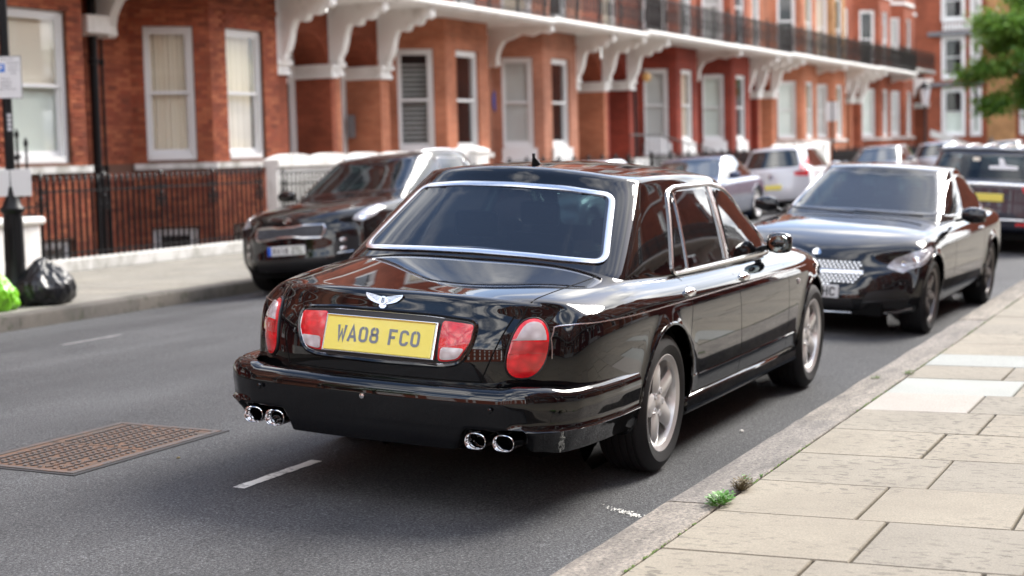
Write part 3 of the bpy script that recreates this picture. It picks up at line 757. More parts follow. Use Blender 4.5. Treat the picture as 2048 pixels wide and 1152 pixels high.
# ------------------------------------------------------------------ ground, road, kerbs, pavements
KR, KL, CY = 2.285, 11.62, 6.95
def road_z(y): return .0963-(.0093 if y < CY else .0085)*(y-CY)**2
def build_road():
    mb = MB(); ys = [KR-.05+(KL-KR+.1)*i/36 for i in range(37)]; xs = [-40+i*6 for i in range(25)]
    for x in xs:
        for y in ys: mb.v.append((x, y, road_z(y)))
    for i in range(len(xs)-1):
        for j in range(36): a = i*37+j; mb.f.append((a, a+37, a+38, a+1))
    tag(mb.build('road', 'asphalt', None, True, fix=False), kind='structure')
    tag(MB().box(-400, 600, -400, 400, -3.2, -3.0).build('ground', 'ground'), kind='structure')
    tag(MB().box(-40, 104, KR-.15, KL+.15, -3, -.16).build('road_base', 'ground'), kind='structure')
    tag(MB().box(104, 116, -60, 80, -.16, -.05).build('side_road', 'asphalt'), kind='structure')
    # pavements: bedding sheets, then stones
    R_ = tag(MB().box(-40, 104, -8.8, KR-.25, -3, .094).build('right_pavement', 'soil'), kind='structure')
    Lp = tag(MB().box(-40, 104, KL+.22, 15.35, -3, .056).build('left_pavement', 'soil'), kind='structure')
    def slabmesh(w, d, h, ch, mat):
        mb = MB(); a, b = w/2, d/2
        lo = [(-a, -b, -h), (a, -b, -h), (a, b, -h), (-a, b, -h)]; m1 = [(x, y, -ch) for x, y, _ in lo]
        tp = [(x-math.copysign(ch, x), y-math.copysign(ch, y), 0) for x, y, _ in lo]
        mb.add(lo+m1+tp, [(i, (i+1) % 4, (i+1) % 4+4, i+4) for i in range(4)]+[(i+4, (i+1) % 4+4, (i+1) % 4+8, i+8) for i in range(4)]+[(8, 9, 10, 11)])
        return mb.mesh('paving_slab', mat)
    SM = {k: slabmesh(1, 1, .05, .006, k) for k in ('slab', 'slab_pale', 'slab_pink', 'slab_far')}
    def slab(par, x0, x1, y0, y1, z, mat, g=.008, name='paving_slab'):
        o = link(name, SM[mat], par); o.location = ((x0+x1)/2, (y0+y1)/2, z+random.uniform(-.0015, .0015))
        o.scale = (x1-x0-.005, y1-y0-g*random.uniform(1.0, 2.2), 1); o.rotation_euler = (random.uniform(-.003, .003), random.uniform(-.003, .003), random.uniform(-.004, .004)); return o
    rows = [1.74+.68*i for i in range(6)]+[5.82, 6.505, 7.18, 7.875, 8.59, 9.27, 9.94, 10.605, 11.24, 11.84, 12.5, 13.17, 13.85, 14.5, 15.2, 15.9, 16.5, 17.2, 17.9, 18.6, 19.3, 20, 20.7, 21.4, 22.1]
    for i in range(len(rows)-1):
        x0, x1 = rows[i], rows[i+1]; j = 1.45 if i % 2 else 1.30
        if abs(x0-5.82) < .01: j = 1.32
        elif abs(x0-6.505) < .01: j = 1.45
        elif abs(x0-7.18) < .01: j = 1.29
        elif x0 > 7.5: j = 1.44 if (round((x0-7.875)/.68) % 2 == 0) else 1.29
        ys = [2.035, j]
        while ys[-1] > -3.2: ys.append(ys[-1]-.605)
        for k in range(len(ys)-1):
            m_ = 'slab'
            if 9.2 < x0 < 9.4 and k == 0: m_ = 'slab_pink'
            if 9.9 < x0 < 10.0 and k == 0: m_ = 'slab_pale'
            if 11.2 < x0 < 11.3 and k < 2: m_ = 'slab_pale'
            slab(R_, x0, x1, ys[k+1], ys[k], .11, m_)
    tag(MB().box(1.74, 22.1, -6.8, -3.2, .05, .1085).build('inner_right_pavement', 'slab'), kind='structure')
    tag(MB().box(22.1, 104, -6.8, 2.03, .05, .109).build('far_right_pavement', 'slab'), kind='structure')
    tag(MB().box(-40, 1.74, -6.8, 2.03, .05, .109).build('near_right_pavement', 'slab'), kind='structure')
    # small iron cover on the pale slab
    # right kerb
    def kstone(L, w, h, mat, name='kerbstone', jig=.004):
        mb = MB(); n = max(2, int(L/.25)); rr = random.Random(int(L*100))
        prof = [(-w, -h), (0, -h), (.004, -.03), (-.006, -.008), (-.022, .0), (-w+.006, .0), (-w, -.006)]
        for i in range(n+1):
            x = -L/2+L*i/n; q = rr.uniform(-jig, jig)
            for (a, b) in prof: mb.v.append((x, a+(q if a > -w/2 else 0), b+(q*.5 if b > -.01 else 0)))
        m = len(prof)
        for i in range(n):
            for k in range(m): mb.f.append((i*m+k, i*m+(k+1) % m, (i+1)*m+(k+1) % m, (i+1)*m+k))
        mb.f.append(tuple(range(m))); mb.f.append(tuple(n*m+k for k in reversed(range(m))))
        return mb.mesh(name, mat, True, 35)
    K = empty('right_kerb'); tag(K, kind='structure')
    xs = [-2.5, .1, 2.2, 4.5, 6.6, 8.81, 10.49, 12.19, 14.2]+[14.2+1.9*i for i in range(1, 18)]
    for a, b in zip(xs[:-1], xs[1:]):
        me = kstone(b-a-.010, .245, .34, 'granite'); o = link('kerbstone', me, K); o.location = ((a+b)/2, KR, .112+random.uniform(-.003, .003))
    K2 = empty('left_kerb'); tag(K2, kind='structure'); ml = kstone(.985, .22, .32, 'kerb_dark', jig=.008)
    for i in range(70):
        o = link('kerbstone', ml, K2); o.location = (6+i*.995, KL, .070+random.uniform(-.004, .004)); o.rotation_euler = (0, 0, pi)
    for i in range(30):
        x0 = 11.5+i*.7; ys = [KL+.225, KL+.225+(.75 if i % 2 else .45)]
        while ys[-1] < 15.0: ys.append(ys[-1]+.75)
        ys = [y for y in ys if y < 15.2]+[15.34]
        for k in range(len(ys)-1): slab(Lp, x0, x0+.7, ys[k], ys[k+1], .071, 'slab_far')
    tag(MB().box(32.5, 104, KL+.22, 15.34, .0, .069).build('far_left_pavement', 'slab_far'), kind='structure')
    # joint moss and weeds
    mb = MB(); rr = random.Random(3)
    for i in range(420):
        x = rr.uniform(5.2, 16); y = 2.037+rr.uniform(-.004, .004)
        if rr.random() < .55+.45*sin(x*3.1): continue
        s = rr.uniform(.006, .016); z = .108
        mb.add([(x-s, y-s*.35, z), (x+s, y-s*.35, z), (x+s*.8, y+s*.35, z), (x-s*.7, y+s*.35, z), (x, y, z+s*.45)], [(0, 1, 4), (1, 2, 4), (2, 3, 4), (3, 0, 4)])
    tag(mb.build('joint_moss', 'moss'), kind='stuff')
build_road()
def weed(loc, n, size, mat, label, seed, flat=.5, name='weed'):
    rr = random.Random(seed); mb = MB()
    for i in range(n):
        a = rr.uniform(0, 2*pi); r = size*rr.random()**.6; bx, by = r*cos(a)*1.0, r*sin(a)*.45
        h = rr.uniform(.2, 1)*size*flat; s = rr.uniform(.10, .22)*size
        d = Vector((cos(a), sin(a), rr.uniform(.1, .8))).normalized(); sd = Vector((-sin(a), cos(a), rr.uniform(-.3, .3))).normalized()
        b = Vector((bx, by, h))
        mb.add([b, b+d*s*.5+sd*s*.35, b+d*s, b+d*s*.5-sd*s*.35], [(0, 1, 2), (0, 2, 3)])
        if i % 4 == 0: mb.tube([(bx*.3, by*.3, 0), b], .0012, 4)
    o = mb.build(name, mat, None, fix=False); o.location = loc
    return tag(o, label, 'weed', 'weeds in the pavement joints')
weed((6.62, 2.045, .11), 240, .105, 'weed', 'bright green leafy weed in the kerb joint, nearest the camera', 1, .38)
weed((6.93, 2.04, .11), 260, .085, 'weed_dry', 'brown withered weed just beyond the bright green one', 2, .5)
weed((7.02, 2.05, .12), 60, .045, 'weed', 'small green shoots on top of the brown withered weed', 3, .8)
weed((6.66, 2.315, .0), 27, .075, 'weed', 'broad green leaf poking out of the gutter against the kerb', 4, 1.0)
weed((10.49, 2.20, .11), 60, .06, 'moss', 'flat mossy clump across the second kerb joint', 5, .2)
weed((10.75, 2.04, .11), 60, .08, 'moss', 'mossy strip beside the pale paving stone', 6, .2)
weed((7.25, 2.04, .11), 30, .025, 'weed', 'tiny green sprout beyond the brown weed', 7, .5)
# markings
def dash(x0, x1, y, w, mat, label):
    mb = MB(); n = 24; rr = random.Random(int(x0*10))
    for i in range(n+1):
        x = lerp(x0, x1, i/n)
        for s in (-1, 1): yy = y+s*w/2+rr.uniform(-.004, .004); mb.v.append((x, yy, road_z(yy)+.004))
    for i in range(n): mb.f.append((2*i, 2*i+2, 2*i+3, 2*i+1))
    o = mb.build('road_marking', mat, None, fix=False); tag(o, kind='structure')
dash(6.60, 7.33, 4.43, .062, 'line', '')
dash(11.38, 12.18, 9.38, .07, 'line_old', '')
dash(16.9, 22.5, 11.16, .09, 'line_old', '')
dash(20.5, 21.3, 4.43, .07, 'line', ''); dash(24, 24.9, 9.4, .07, 'line_old', '')
def grit():
    rr = random.Random(11); mb = MB()
    for i in range(80):
        x = rr.uniform(4, 14); y = rr.uniform(2.4, 9.5); s = rr.uniform(.003, .007)
        if rr.random() < .3: y = rr.uniform(2.35, 2.9)
        z = road_z(y)
        mb.add([(x-s, y, z), (x, y-s, z), (x+s, y, z), (x, y+s, z), (x, y, z+s)], [(0, 1, 4), (1, 2, 4), (2, 3, 4), (3, 0, 4)])
    tag(mb.build('road_grit', 'line_old'), kind='stuff')
    mb = MB()
    for i in range(150):
        y = rr.gauss(2.64, .055); x = 7.12+(y-2.64)*.45+rr.gauss(0, .018); s = rr.uniform(.003, .010); z = road_z(y)+.004
        mb.add([(x-s, y-s*.4, z), (x+s, y-s*.3, z), (x+s*.7, y+s*.5, z), (x-s*.5, y+s*.4, z)], [(0, 1, 2, 3)])
    tag(mb.build('chalky_scuff', 'line'), kind='stuff')
    for (x, y, s, m_, lb) in ((7.06, 5.1, .011, 'weed_dry', 'small tan pebble on the road right of the iron cover'), (9.35, 2.75, .016, 'line', 'small white scrap lying on the road by the rear wheel'),
                              (17.3, 10.9, .03, 'sign', 'scrap of white litter on the road before the far kerb')):
        o = MB().lathe([(0, 0), (s, .2*s), (s*.8, s*.7), (0, s)], 7).build('pebble', m_, None, True); o.location = (x, y, road_z(y)); o.scale = (1.4, .8, 1)
        tag(o, lb, 'litter')
grit()
def manhole():
    x0, x1, y0, y1 = 6.50, 7.80, 5.33, 6.03
    zc = road_z(5.68); sl = (road_z(y1)-road_z(y0))/(y1-y0); A = atan(sl)
    root = empty('manhole_cover', ((x0+x1)/2, (y0+y1)/2, zc), (A, 0, 0), 'long rusty iron double cover with raised tread set in the road', 'manhole cover')
    W, D = x1-x0, y1-y0
    fr = MB(); t = .035
    for a in ((-W/2, W/2, -D/2, -D/2+t), (-W/2, W/2, D/2-t, D/2), (-W/2, -W/2+t, -D/2+t, D/2-t), (W/2-t, W/2, -D/2+t, D/2-t)): fr.box(a[0], a[1], a[2], a[3], -.02, .007)
    fr.build('iron_frame', 'cover_stud', root)
    tr = MB(); q = .03
    for a in ((-W/2-q, W/2+q, -D/2-q, -D/2), (-W/2-q, W/2+q, D/2, D/2+q), (-W/2-q, -W/2, -D/2, D/2), (W/2, W/2+q, -D/2, D/2)): tr.box(a[0], a[1], a[2], a[3], -.02, .0035)
    tr.build('tar_seam', 'tar', root)
    MB().box(-W/2, W/2, -D/2, D/2, -.03, .0022).build('cover_bed', 'well', root)
    rr = random.Random(5)
    for s in (-1, 1):
        a, b = sorted((s*.006, s*(W/2-t-.005)))
        c = MB().box(a, b, -D/2+t+.005, D/2-t-.005, -.02, .004).build('cover_plate', 'cover_rust', root)
        mb = MB(); p = .047
        nx = int((b-a-.02)/p); ny = int((D-2*t-.03)/p)
        for i in range(nx):
            for j in range(ny):
                cx = a+.02+p*(i+.5)+(p/4 if j % 2 else -p/4)*.6; cy = -D/2+t+.02+p*(j+.5); an = (.5, -.5)[j % 2]
                if rr.random() < .02: continue
                mb.obox((cx, cy, .006), (.019*cos(an), .019*sin(an), 0), (-.009*sin(an), .009*cos(an), 0), (0, 0, .0035))
        o = mb.build('raised_tread', 'cover_stud', c); tag(o, kind='stuff')
manhole()

# ------------------------------------------------------------------ the red-brick terraces
YW = 18.0
WIN = {}
def win_meshes(w, h, style):
    k = (round(w, 2), round(h, 2), style)
    if k in WIN: return WIN[k]
    f = MB(); c = .085; a = w/2
    # casing (depth y from .0 inwards), the outside face at y=0 looks along -y
    f.box(-a, -a+c, .0, .14, 0, h); f.box(a-c, a, .0, .14, 0, h); f.box(-a+c, a-c, .0, .14, h-c, h); f.box(-a+c, a-c, -.03, .14, 0, .10)
    mid = h*.5
    if style == 'arch':
        for s in (-1, 1): f.prism([(s*(a-c), h-c), (s*(a-c), h-c-.35), (s*(a-c-.12), h-c)], .02, .10, 'xz')
    s1 = MB(); s1.box(-a+c, -a+c+.045, .03, .07, mid, h-c); s1.box(a-c-.045, a-c, .03, .07, mid, h-c); s1.box(-a+c+.045, a-c-.045, .03, .07, h-c-.05, h-c); s1.box(-a+c+.045, a-c-.045, .03, .07, mid-.01, mid+.045)
    s2 = MB(); s2.box(-a+c, -a+c+.045, .075, .115, .10, mid+.03); s2.box(a-c-.045, a-c, .075, .115, .10, mid+.03); s2.box(-a+c+.045, a-c-.045, .075, .115, .10, .19); s2.box(-a+c+.045, a-c-.045, .075, .115, mid-.015, mid+.03)
    p1 = MB(); p1.box(-a+c+.045, a-c-.045, .047, .053, mid+.045, h-c-.05)
    p2 = MB(); p2.box(-a+c+.045, a-c-.045, .092, .098, .19, mid-.015)
    iw = a-c
    cu = MB(); n = 28
    for i in range(n+1):
        x = lerp(-iw, iw, i/n); y = .17+.022*sin(i*1.9)+.012*sin(i*.7)
        cu.v += [(x, y, .1), (x, y, h-c)]
    for i in range(n): cu.f.append((2*i, 2*i+2, 2*i+3, 2*i+1))
    bl = MB()
    for i in range(int((h-.3)/.11)): z = .12+i*.11; bl.obox((0, .20, z), (iw, 0, 0), (0, .03, .024), (0, 0, .003))
    dk = MB(); dk.box(-iw-.10, iw+.10, .5, .52, -.03, h+.03); dk.box(-iw-.10, -iw-.08, .145, .498, -.03, h+.03); dk.box(iw+.08, iw+.10, .145, .498, -.03, h+.03); dk.box(-iw-.078, iw+.078, .145, .498, h+.0, h+.02); dk.box(-iw-.078, iw+.078, .145, .498, -.02, .0)
    pl = MB(); pl.box(-iw, iw, .14, .15, .1, h-c)
    half = MB(); half.box(-iw, iw, .14, .15, mid, h-c)
    half2 = MB(); half2.box(-iw, iw, .14, .15, .1, mid)
    WIN[k] = dict(f=f.mesh('window', 'frame'), s1=s1.mesh('upper_sash', 'frame'), s2=s2.mesh('lower_sash', 'frame'), p1=p1.mesh('pane', 'pane'), p2=p2.mesh('pane', 'pane'),
                  curtain=cu.mesh('curtain', 'curtain', True), blind=bl.mesh('slatted_blind', 'blind'), dark=dk.mesh('dark_room', 'dark_room'), net=pl.mesh('roller_blind', 'net'),
                  half=half.mesh('roller_blind', 'curtain'), half2=half2.mesh('roller_blind', 'net'), plain=pl.mesh('roller_blind', 'blind'))
    return WIN[k]
def put_window(root, x, y, z, ang, w, h, back, style='sash', sashes=True):
    m = win_meshes(w, h, style); o = link('window', m['f'], root); o.location = (x, y, z); o.rotation_euler = (0, 0, ang)
    # a far window keeps its sashes as real geometry; each is a sub-part
    for k in ('s1', 's2', 'p1', 'p2'):
        link(m[k].name.split('.')[0], m[k], o)
    link('dark_room', m['dark'], o)
    if back == 'creamgreen': link('roller_blind', m['half'], o); link('roller_blind', m['half2'], o)
    elif back != 'dark': link(m[back].name.split('.')[0], m[back], o)
    return o
def wall_seg(mb, p0, p1, z0, z1, ops=(), depth=.11):
    p0, p1 = Vector(p0), Vector(p1); d = p1-p0; L = d.length; d.normalize(); n = Vector((d.y, -d.x)); ops = sorted(ops)
    us = sorted({0, L, *[q for o in ops for q in o[:2]]}); zs = sorted({z0, z1, *[q for o in ops for q in o[2:4]]})
    def P(u, z, k=0): q = p0+d*u-n*k; return (q.x, q.y, z)
    for i in range(len(us)-1):
        for j in range(len(zs)-1):
            uc, zc = (us[i]+us[i+1])/2, (zs[j]+zs[j+1])/2
            if any(o[0] < uc < o[1] and o[2] < zc < o[3] for o in ops): continue
            mb.add([P(us[i], zs[j]), P(us[i+1], zs[j]), P(us[i+1], zs[j+1]), P(us[i], zs[j+1])], [(0, 1, 2, 3)])
    for (a, b, c, e) in [o[:4] for o in ops]:
        mb.add([P(a, c), P(b, c), P(b, e), P(a, e), P(a, c, depth), P(b, c, depth), P(b, e, depth), P(a, e, depth)], [(0, 4, 5, 1), (1, 5, 6, 2), (2, 6, 7, 3), (3, 7, 4, 0)])
def band(mb, poly, z0, z1, out, inn=.05):
    """continuous projecting band following a plan polyline"""
    pts = [Vector(p) for p in poly]; m = len(pts); offs = []
    for i in range(m):
        d0 = (pts[i]-pts[max(i-1, 0)]); d1 = (pts[min(i+1, m-1)]-pts[i])
        if d0.length < 1e-6: d0 = d1
        if d1.length < 1e-6: d1 = d0
        n0 = Vector((d0.y, -d0.x)).normalized(); n1 = Vector((d1.y, -d1.x)).normalized(); n = (n0+n1).normalized(); offs.append(n/max(.4, n.dot(n0)))
    base = len(mb.v)
    for p, n in zip(pts, offs):
        a = p+n*out; b = p-n*inn
        mb.v += [(b.x, b.y, z0), (a.x, a.y, z0), (a.x, a.y, z1), (b.x, b.y, z1)]
    for i in range(m-1):
        for k in range(4): mb.f.append((base+4*i+k, base+4*i+(k+1) % 4, base+4*i+4+(k+1) % 4, base+4*i+4+k))
    mb.f.append((base, base+1, base+2, base+3)); mb.f.append(tuple(base+4*(m-1)+k for k in (3, 2, 1, 0)))
SCROLL = [(-.62, 0), (-1.86, 0), (-1.92, -.06), (-1.93, -.17), (-1.86, -.235), (-1.76, -.20), (-1.70, -.25), (-1.66, -.33), (-1.56, -.36), (-1.46, -.32), (-1.40, -.36), (-1.36, -.45), (-1.25, -.47), (-1.15, -.42), (-1.08, -.47), (-1.03, -.60), (-.99, -.80), (-.93, -.98), (-.86, -1.08), (-.84, -1.19), (-.62, -1.19)]
def house(idx, x0, x1, bay, side, brick, dz, label, backs, upper='brick_red', detail=0, floors=3, wallname=None):
    root = empty('terraced_house', (x0, YW, dz), (0, 0, 0), label, 'house', 'red-brick terraced houses along the far pavement')
    a, b = bay[0]-x0, bay[1]-x0; W = x1-x0; zs, zt = 1.62, 3.97; zslab = 4.68
    if side == 'R': pil = b+.60; seg = [(0, 0), (a-1.0, 0), (a, -1), (b, -1), (pil-.2, -.68)]
    else: pil = 2.1; seg = [(pil+.2, 0), (a-1.0, 0), (a, -1), (b, -1), (b+.95, -.02), (W, 0)]
    wmb = MB(); smb = MB(); holes = []
    for i in range(len(seg)-1):
        p0, p1 = Vector(seg[i]), Vector(seg[i+1]); L = (p1-p0).length; ang = atan2(p1.y-p0.y, p1.x-p0.x)
        ops = []; front = abs(p0.y+1) < .01 and abs(p1.y+1) < .01; canted = abs(ang+pi/4) < .05
        if front or canted:
            w = 1.22 if front else .88
            if idx == 0 and front: w = 1.36
            cu = L/2 if not (idx == 0 and front) else 1.18
            if not front: cu = L/2-.02
            ops = [(cu-w/2, cu+w/2, zs, zt), (cu-w/2+.05, cu+w/2-.05, -1.3, .42)]
            c = p0+(p1-p0)*(cu/L); n = Vector((sin(ang), -cos(ang)))
            bk = backs[0] if canted else backs[1]
            q = c-n*.06
            put_window(root, q.x, q.y, zs+.002, ang, w-.004, zt-zs-.004, bk)
            if 3 <= idx <= 5:
                dd = (p1-p0).normalized(); qa = c+n*.02; ap = MB(); ap.obox((qa.x, qa.y, 1.44), (dd.x*(w/2+.05), dd.y*(w/2+.05), 0), (n.x*.035, n.y*.035, 0), (0, 0, .18)); ap.obox((qa.x+n.x*.03, qa.y+n.y*.03, 1.25), (dd.x*(w/2+.09), dd.y*(w/2+.09), 0), (n.x*.07, n.y*.07, 0), (0, 0, .04)); ap.build('window_apron', 'frame', root)
            put_window(root, q.x, q.y, -1.3+.002, ang, w-.104, 1.716, 'plain' if front else 'dark')
        wall_seg(wmb, p0, p1, -3, zslab-.004, ops)
        holes.append((p0, p1, ops))
    wmb.build('ground_floor_wall', 'mortar' if detail else brick, root, fix=False)
    # white band under the windows, moulded string above
    sb = MB(); poly = seg if side == 'R' else seg
    if side == 'L' and idx == 0: poly = seg[:5]
    band(sb, poly[1:] if side == 'R' else poly[1:5], 1.46, 1.565, .085, .10)
    if not 3 <= idx <= 5: sb.build('sill_band', 'white_sill', root)
    cb = MB(); band(cb, seg, 4.30, 4.37, .035, .02); cb.build('brick_string_course', brick, root)
    # one separate window sill under each ground floor window is part of the band; basement plaster
    # porch
    pw = .2
    def pier(cx, wdt=pw, half=0):
        x_a, x_b = cx-wdt, cx+wdt
        if half < 0: x_b = cx
        if half > 0: x_a = cx
        MB().box(x_a, x_b, -.70, .2, -1, 3.21).build('porch_pier', brick if brick != 'brick_pink' else 'brick_orange', root)
        mb = MB(); mb.box(x_a-(.06 if half <= 0 else 0), x_b+(.06 if half >= 0 else 0), -.77, .199, 3.215, 3.30); mb.box(x_a-(.03 if half <= 0 else 0), x_b+(.03 if half >= 0 else 0), -.74, .199, 3.30, 3.41)
        mb.box(x_a-(.09 if half <= 0 else 0), x_b+(.09 if half >= 0 else 0), -.80, .199, 3.41, 3.49)
        mb.build('pier_capital', 'white', root)
    def bracket(cx, th=.11, zb=0, small=False):
        pf = [(y*1.0, zslab+z*(1 if not small else .85)-.003) for y, z in SCROLL]
        if small: pf = [(y, zslab+z-.003) for y, z in [(0, 0), (-1.86, 0), (-1.93, -.06), (-1.93, -.17), (-1.80, -.22), (-1.60, -.17), (-1.35, -.26), (-1.05, -.20), (-.80, -.30), (-.60, -.36), (-.50, -.50), (-.44, -.62), (-.40, -.80), (-.42, -.93), (-.36, -.98), (-.1, -.98), (-.02, -.6)]]
        o = MB().prism(pf, cx-th, cx+th, 'yz').build('scroll_bracket', 'white', root)
    def opening(xa, xb):
        # arch block between two piers, barrel underneath
        r = (xb-xa)/2; cx = (xa+xb)/2; z0 = 3.45; n = 16; mb = MB(); yf, yb = -.64, .2
        ar = [(cx-r*cos(pi*k/n), z0+r*.82*sin(pi*k/n)) for k in range(n+1)]
        top = zslab-.003
        for k in range(n):
            (xa_, za), (xb_, zb_) = ar[k], ar[k+1]
            mb.add([(xa_, yf, za), (xb_, yf, zb_), (xb_, yf, top), (xa_, yf, top)], [(0, 1, 2, 3)])
            mb.add([(xa_, yf, za), (xb_, yf, zb_), (xb_, yb, zb_), (xa_, yb, za)], [(0, 1, 2, 3)])
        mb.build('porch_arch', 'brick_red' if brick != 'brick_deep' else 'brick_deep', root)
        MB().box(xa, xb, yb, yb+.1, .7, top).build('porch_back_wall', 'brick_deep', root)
        fr = MB(); d = yb-.06
        fr.box(xa+.02, xa+.24, d, yb-.002, .8, 3.95); fr.box(xb-.24, xb-.02, d, yb-.002, .8, 3.95); fr.box(xa+.24, xb-.24, d, yb-.002, 3.12, 3.24); fr.box(xa+.24, xb-.24, d, yb-.002, 3.85, 3.95)
        fr.build('door_frame', 'frame', root)
        dr = MB().box(xa+.24, xb-.24, yb-.03, yb-.004, .8, 3.12).build('front_door', 'dark_door' if idx % 2 else 'door', root)
        MB().box(xa+.24, xb-.24, yb-.025, yb-.006, 3.24, 3.85).build('fanlight', 'dark_room', root)
        for zc in (1.0, 1.9): MB().box(xa+.36, xb-.36, yb-.045, yb-.031, zc, zc+.7).build('door_panel', 'door' if not idx % 2 else 'dark_door', dr, bevel=.006)
    if side == 'R':
        pier(pil); pier(W, half=-1); bracket(pil); opening(pil+.2, W-.2)
        bracket(.0+.12, small=True)
        MB().box(pil-.2, W, -2.0, .2, .0, .78).build('porch_landing', 'white_sill', root)
    else:
        pier(pil); pier(0, half=1); bracket(pil); bracket(0.0); opening(.2, pil-.2)
        MB().box(0, pil+.2, -2.0, .2, .0, .78).build('porch_landing', 'white_sill', root)
    # balcony slab: moulded edge
    for i, (ya, za, zb_) in enumerate(((-1.98, 0, .06), (-2.05, .06, .17), (-2.02, .17, .215))):
        pass
    pj, zo = (.55, .42) if idx == 9 else (1, 0)
    sl = MB().prism([(y*pj, z+zo) for y, z in ((0, zslab), (-1.96, zslab), (-1.98, zslab+.05), (-2.06, zslab+.06), (-2.07, zslab+.11), (-2.03, zslab+.14), (-2.03, zslab+.16), (0, zslab+.16))], .002, W-.002, 'yz'); sl.build('balcony_slab', 'white', root)
    # balcony railing
    mb = MB(); zr = zslab+.16
    x = .05; k = 0
    while x < W-.02:
        big = k % 14 == 0
        mb.box(x-(.025 if big else .012), x+(.025 if big else .012), -1.97-(.02 if big else .008), -1.97+(.02 if big else .008), zr, zr+(1.12 if big else .98))
        if k % 2: mb.box(x+.0, x+.115, -1.975, -1.965, zr+.46, zr+.49); mb.box(x+.04, x+.075, -1.975, -1.965, zr+.30, zr+.66)
        x += .115; k += 1
    mb.box(0, W, -2.0, -1.94, zr+.92, zr+.975); mb.box(0, W, -1.985, -1.955, zr+.08, zr+.11); mb.box(0, W, -1.982, -1.958, zr+.78, zr+.80)
    br = mb.build('balcony_railing', 'iron', root); tag(br, kind='stuff'); br.location = (0, 0, zo); br.scale = (1, pj, 1)
    # upper storeys
    um = MB(); z0 = zslab+.16; hts = [(z0, 8.55), (8.55, 12.0), (12.0, 15.2)][:floors]
    useg = [(0, 0), (a-1.0, 0), (a, -1), (b, -1), (b+1.0, 0), (W, 0)] if side == 'L' else [(0, 0), (a-1.0, 0), (a, -1), (b, -1), (b+1.0, 0), (W, 0)]
    bks = ['curtain', 'dark', 'plain', 'dark']
    for fl, (za, zb_) in enumerate(hts):
        for i in range(len(useg)-1):
            p0, p1 = Vector(useg[i]), Vector(useg[i+1]); L = (p1-p0).length
            if L < .3: continue
            ang = atan2(p1.y-p0.y, p1.x-p0.x); ops = []; n = Vector((sin(ang), -cos(ang)))
            wz0, wz1 = za+(.12 if fl == 0 else .85), za+(2.95 if fl == 0 else 2.75)
            cus = []
            if abs(p0.y+1) < .01 and abs(p1.y+1) < .01: cus = [(L/2, 1.22)]
            elif abs(ang+pi/4) < .05: cus = [(L/2, .86)]
            elif abs(ang) < .05 and L > 2.2: cus = [(L*.5, 1.2)]
            for cu, w in cus:
                ops.append((cu-w/2, cu+w/2, wz0, wz1)); c = p0+(p1-p0)*(cu/L)-n*.05
                put_window(root, c.x, c.y, wz0+.002, ang, w-.004, wz1-wz0-.004, bks[(idx+i+fl) % 4])
            wall_seg(um, p0, p1, za, zb_, ops)
    um.build('upper_wall', upper, root, fix=False)
    mb = MB()
    for z in (8.45, 11.9, 15.0): band(mb, useg, z, z+.16, .07, .02)
    mb.build('stone_string_courses', 'white', root)
    MB().box(0, W, -.05, 6, 15.2, 15.45).build('roof', 'slate', root)
    return root, holes
HS = [
 (0, 14.7, 22.9, (19.2, 21.45), 'L', 'brick_red', 0, 'red-brick house at the left edge behind the signed lamp post', ('creamgreen', 'creamgreen'), 'brick_red', 1),
 (1, 22.9, 29.9, (24.97, 27.2), 'R', 'brick_red', 0, 'red-brick house with cream curtains beside the black drainpipe', ('curtain', 'curtain'), 'brick_red', 1),
 (2, 29.9, 38.5, (34.4, 36.72), 'L', 'brick_orange', .04, 'orange-brick house with slatted blinds and a white porch capital, behind the black SUV', ('blind', 'dark'), 'brick_red', 0),
 (3, 38.5, 45.5, (40.14, 42.45), 'R', 'brick_pink', .08, 'pinkish-brick house right of the blue plaque', ('plain', 'dark'), 'brick_pink', 0),
 (4, 45.5, 55.2, (51.07, 53.22), 'L', 'brick_deep', .17, 'deep red house with the globe lamp by its porch', ('plain', 'curtain'), 'brick_red', 0),
 (5, 55.2, 61.8, (57.2, 59.5), 'R', 'brick_deep', .19, 'deep red house with white blinds, before the third porch', ('net', 'dark'), 'brick_red', 0),
 (6, 61.8, 71.0, (67.25, 69.7), 'L', 'brick_orange', .24, 'orange-brick house behind the white hatchback', ('net', 'curtain'), 'brick_orange', 0),
 (7, 71.0, 77.6, (72.75, 75.05), 'R', 'brick_orange', .26, 'pale orange house with a yellowish upper storey', ('plain', 'curtain'), 'brick_yellow', 0),
 (8, 77.6, 87.0, (82.6, 85.3), 'L', 'brick_red', .30, 'red house with a railed porch near the far end of the terrace', ('net', 'plain'), 'brick_red', 0),
 (9, 87.0, 97.5, (88.9, 91.4), 'R', 'brick_red', .34, 'last red-brick house at the far end of the terrace', ('plain', 'net'), 'brick_red', 0)]
houses = []; HOLES = {}
for h in HS:
    r, hl = house(*h[:8], h[8], h[9], h[10]); houses.append(r); HOLES[h[0]] = hl
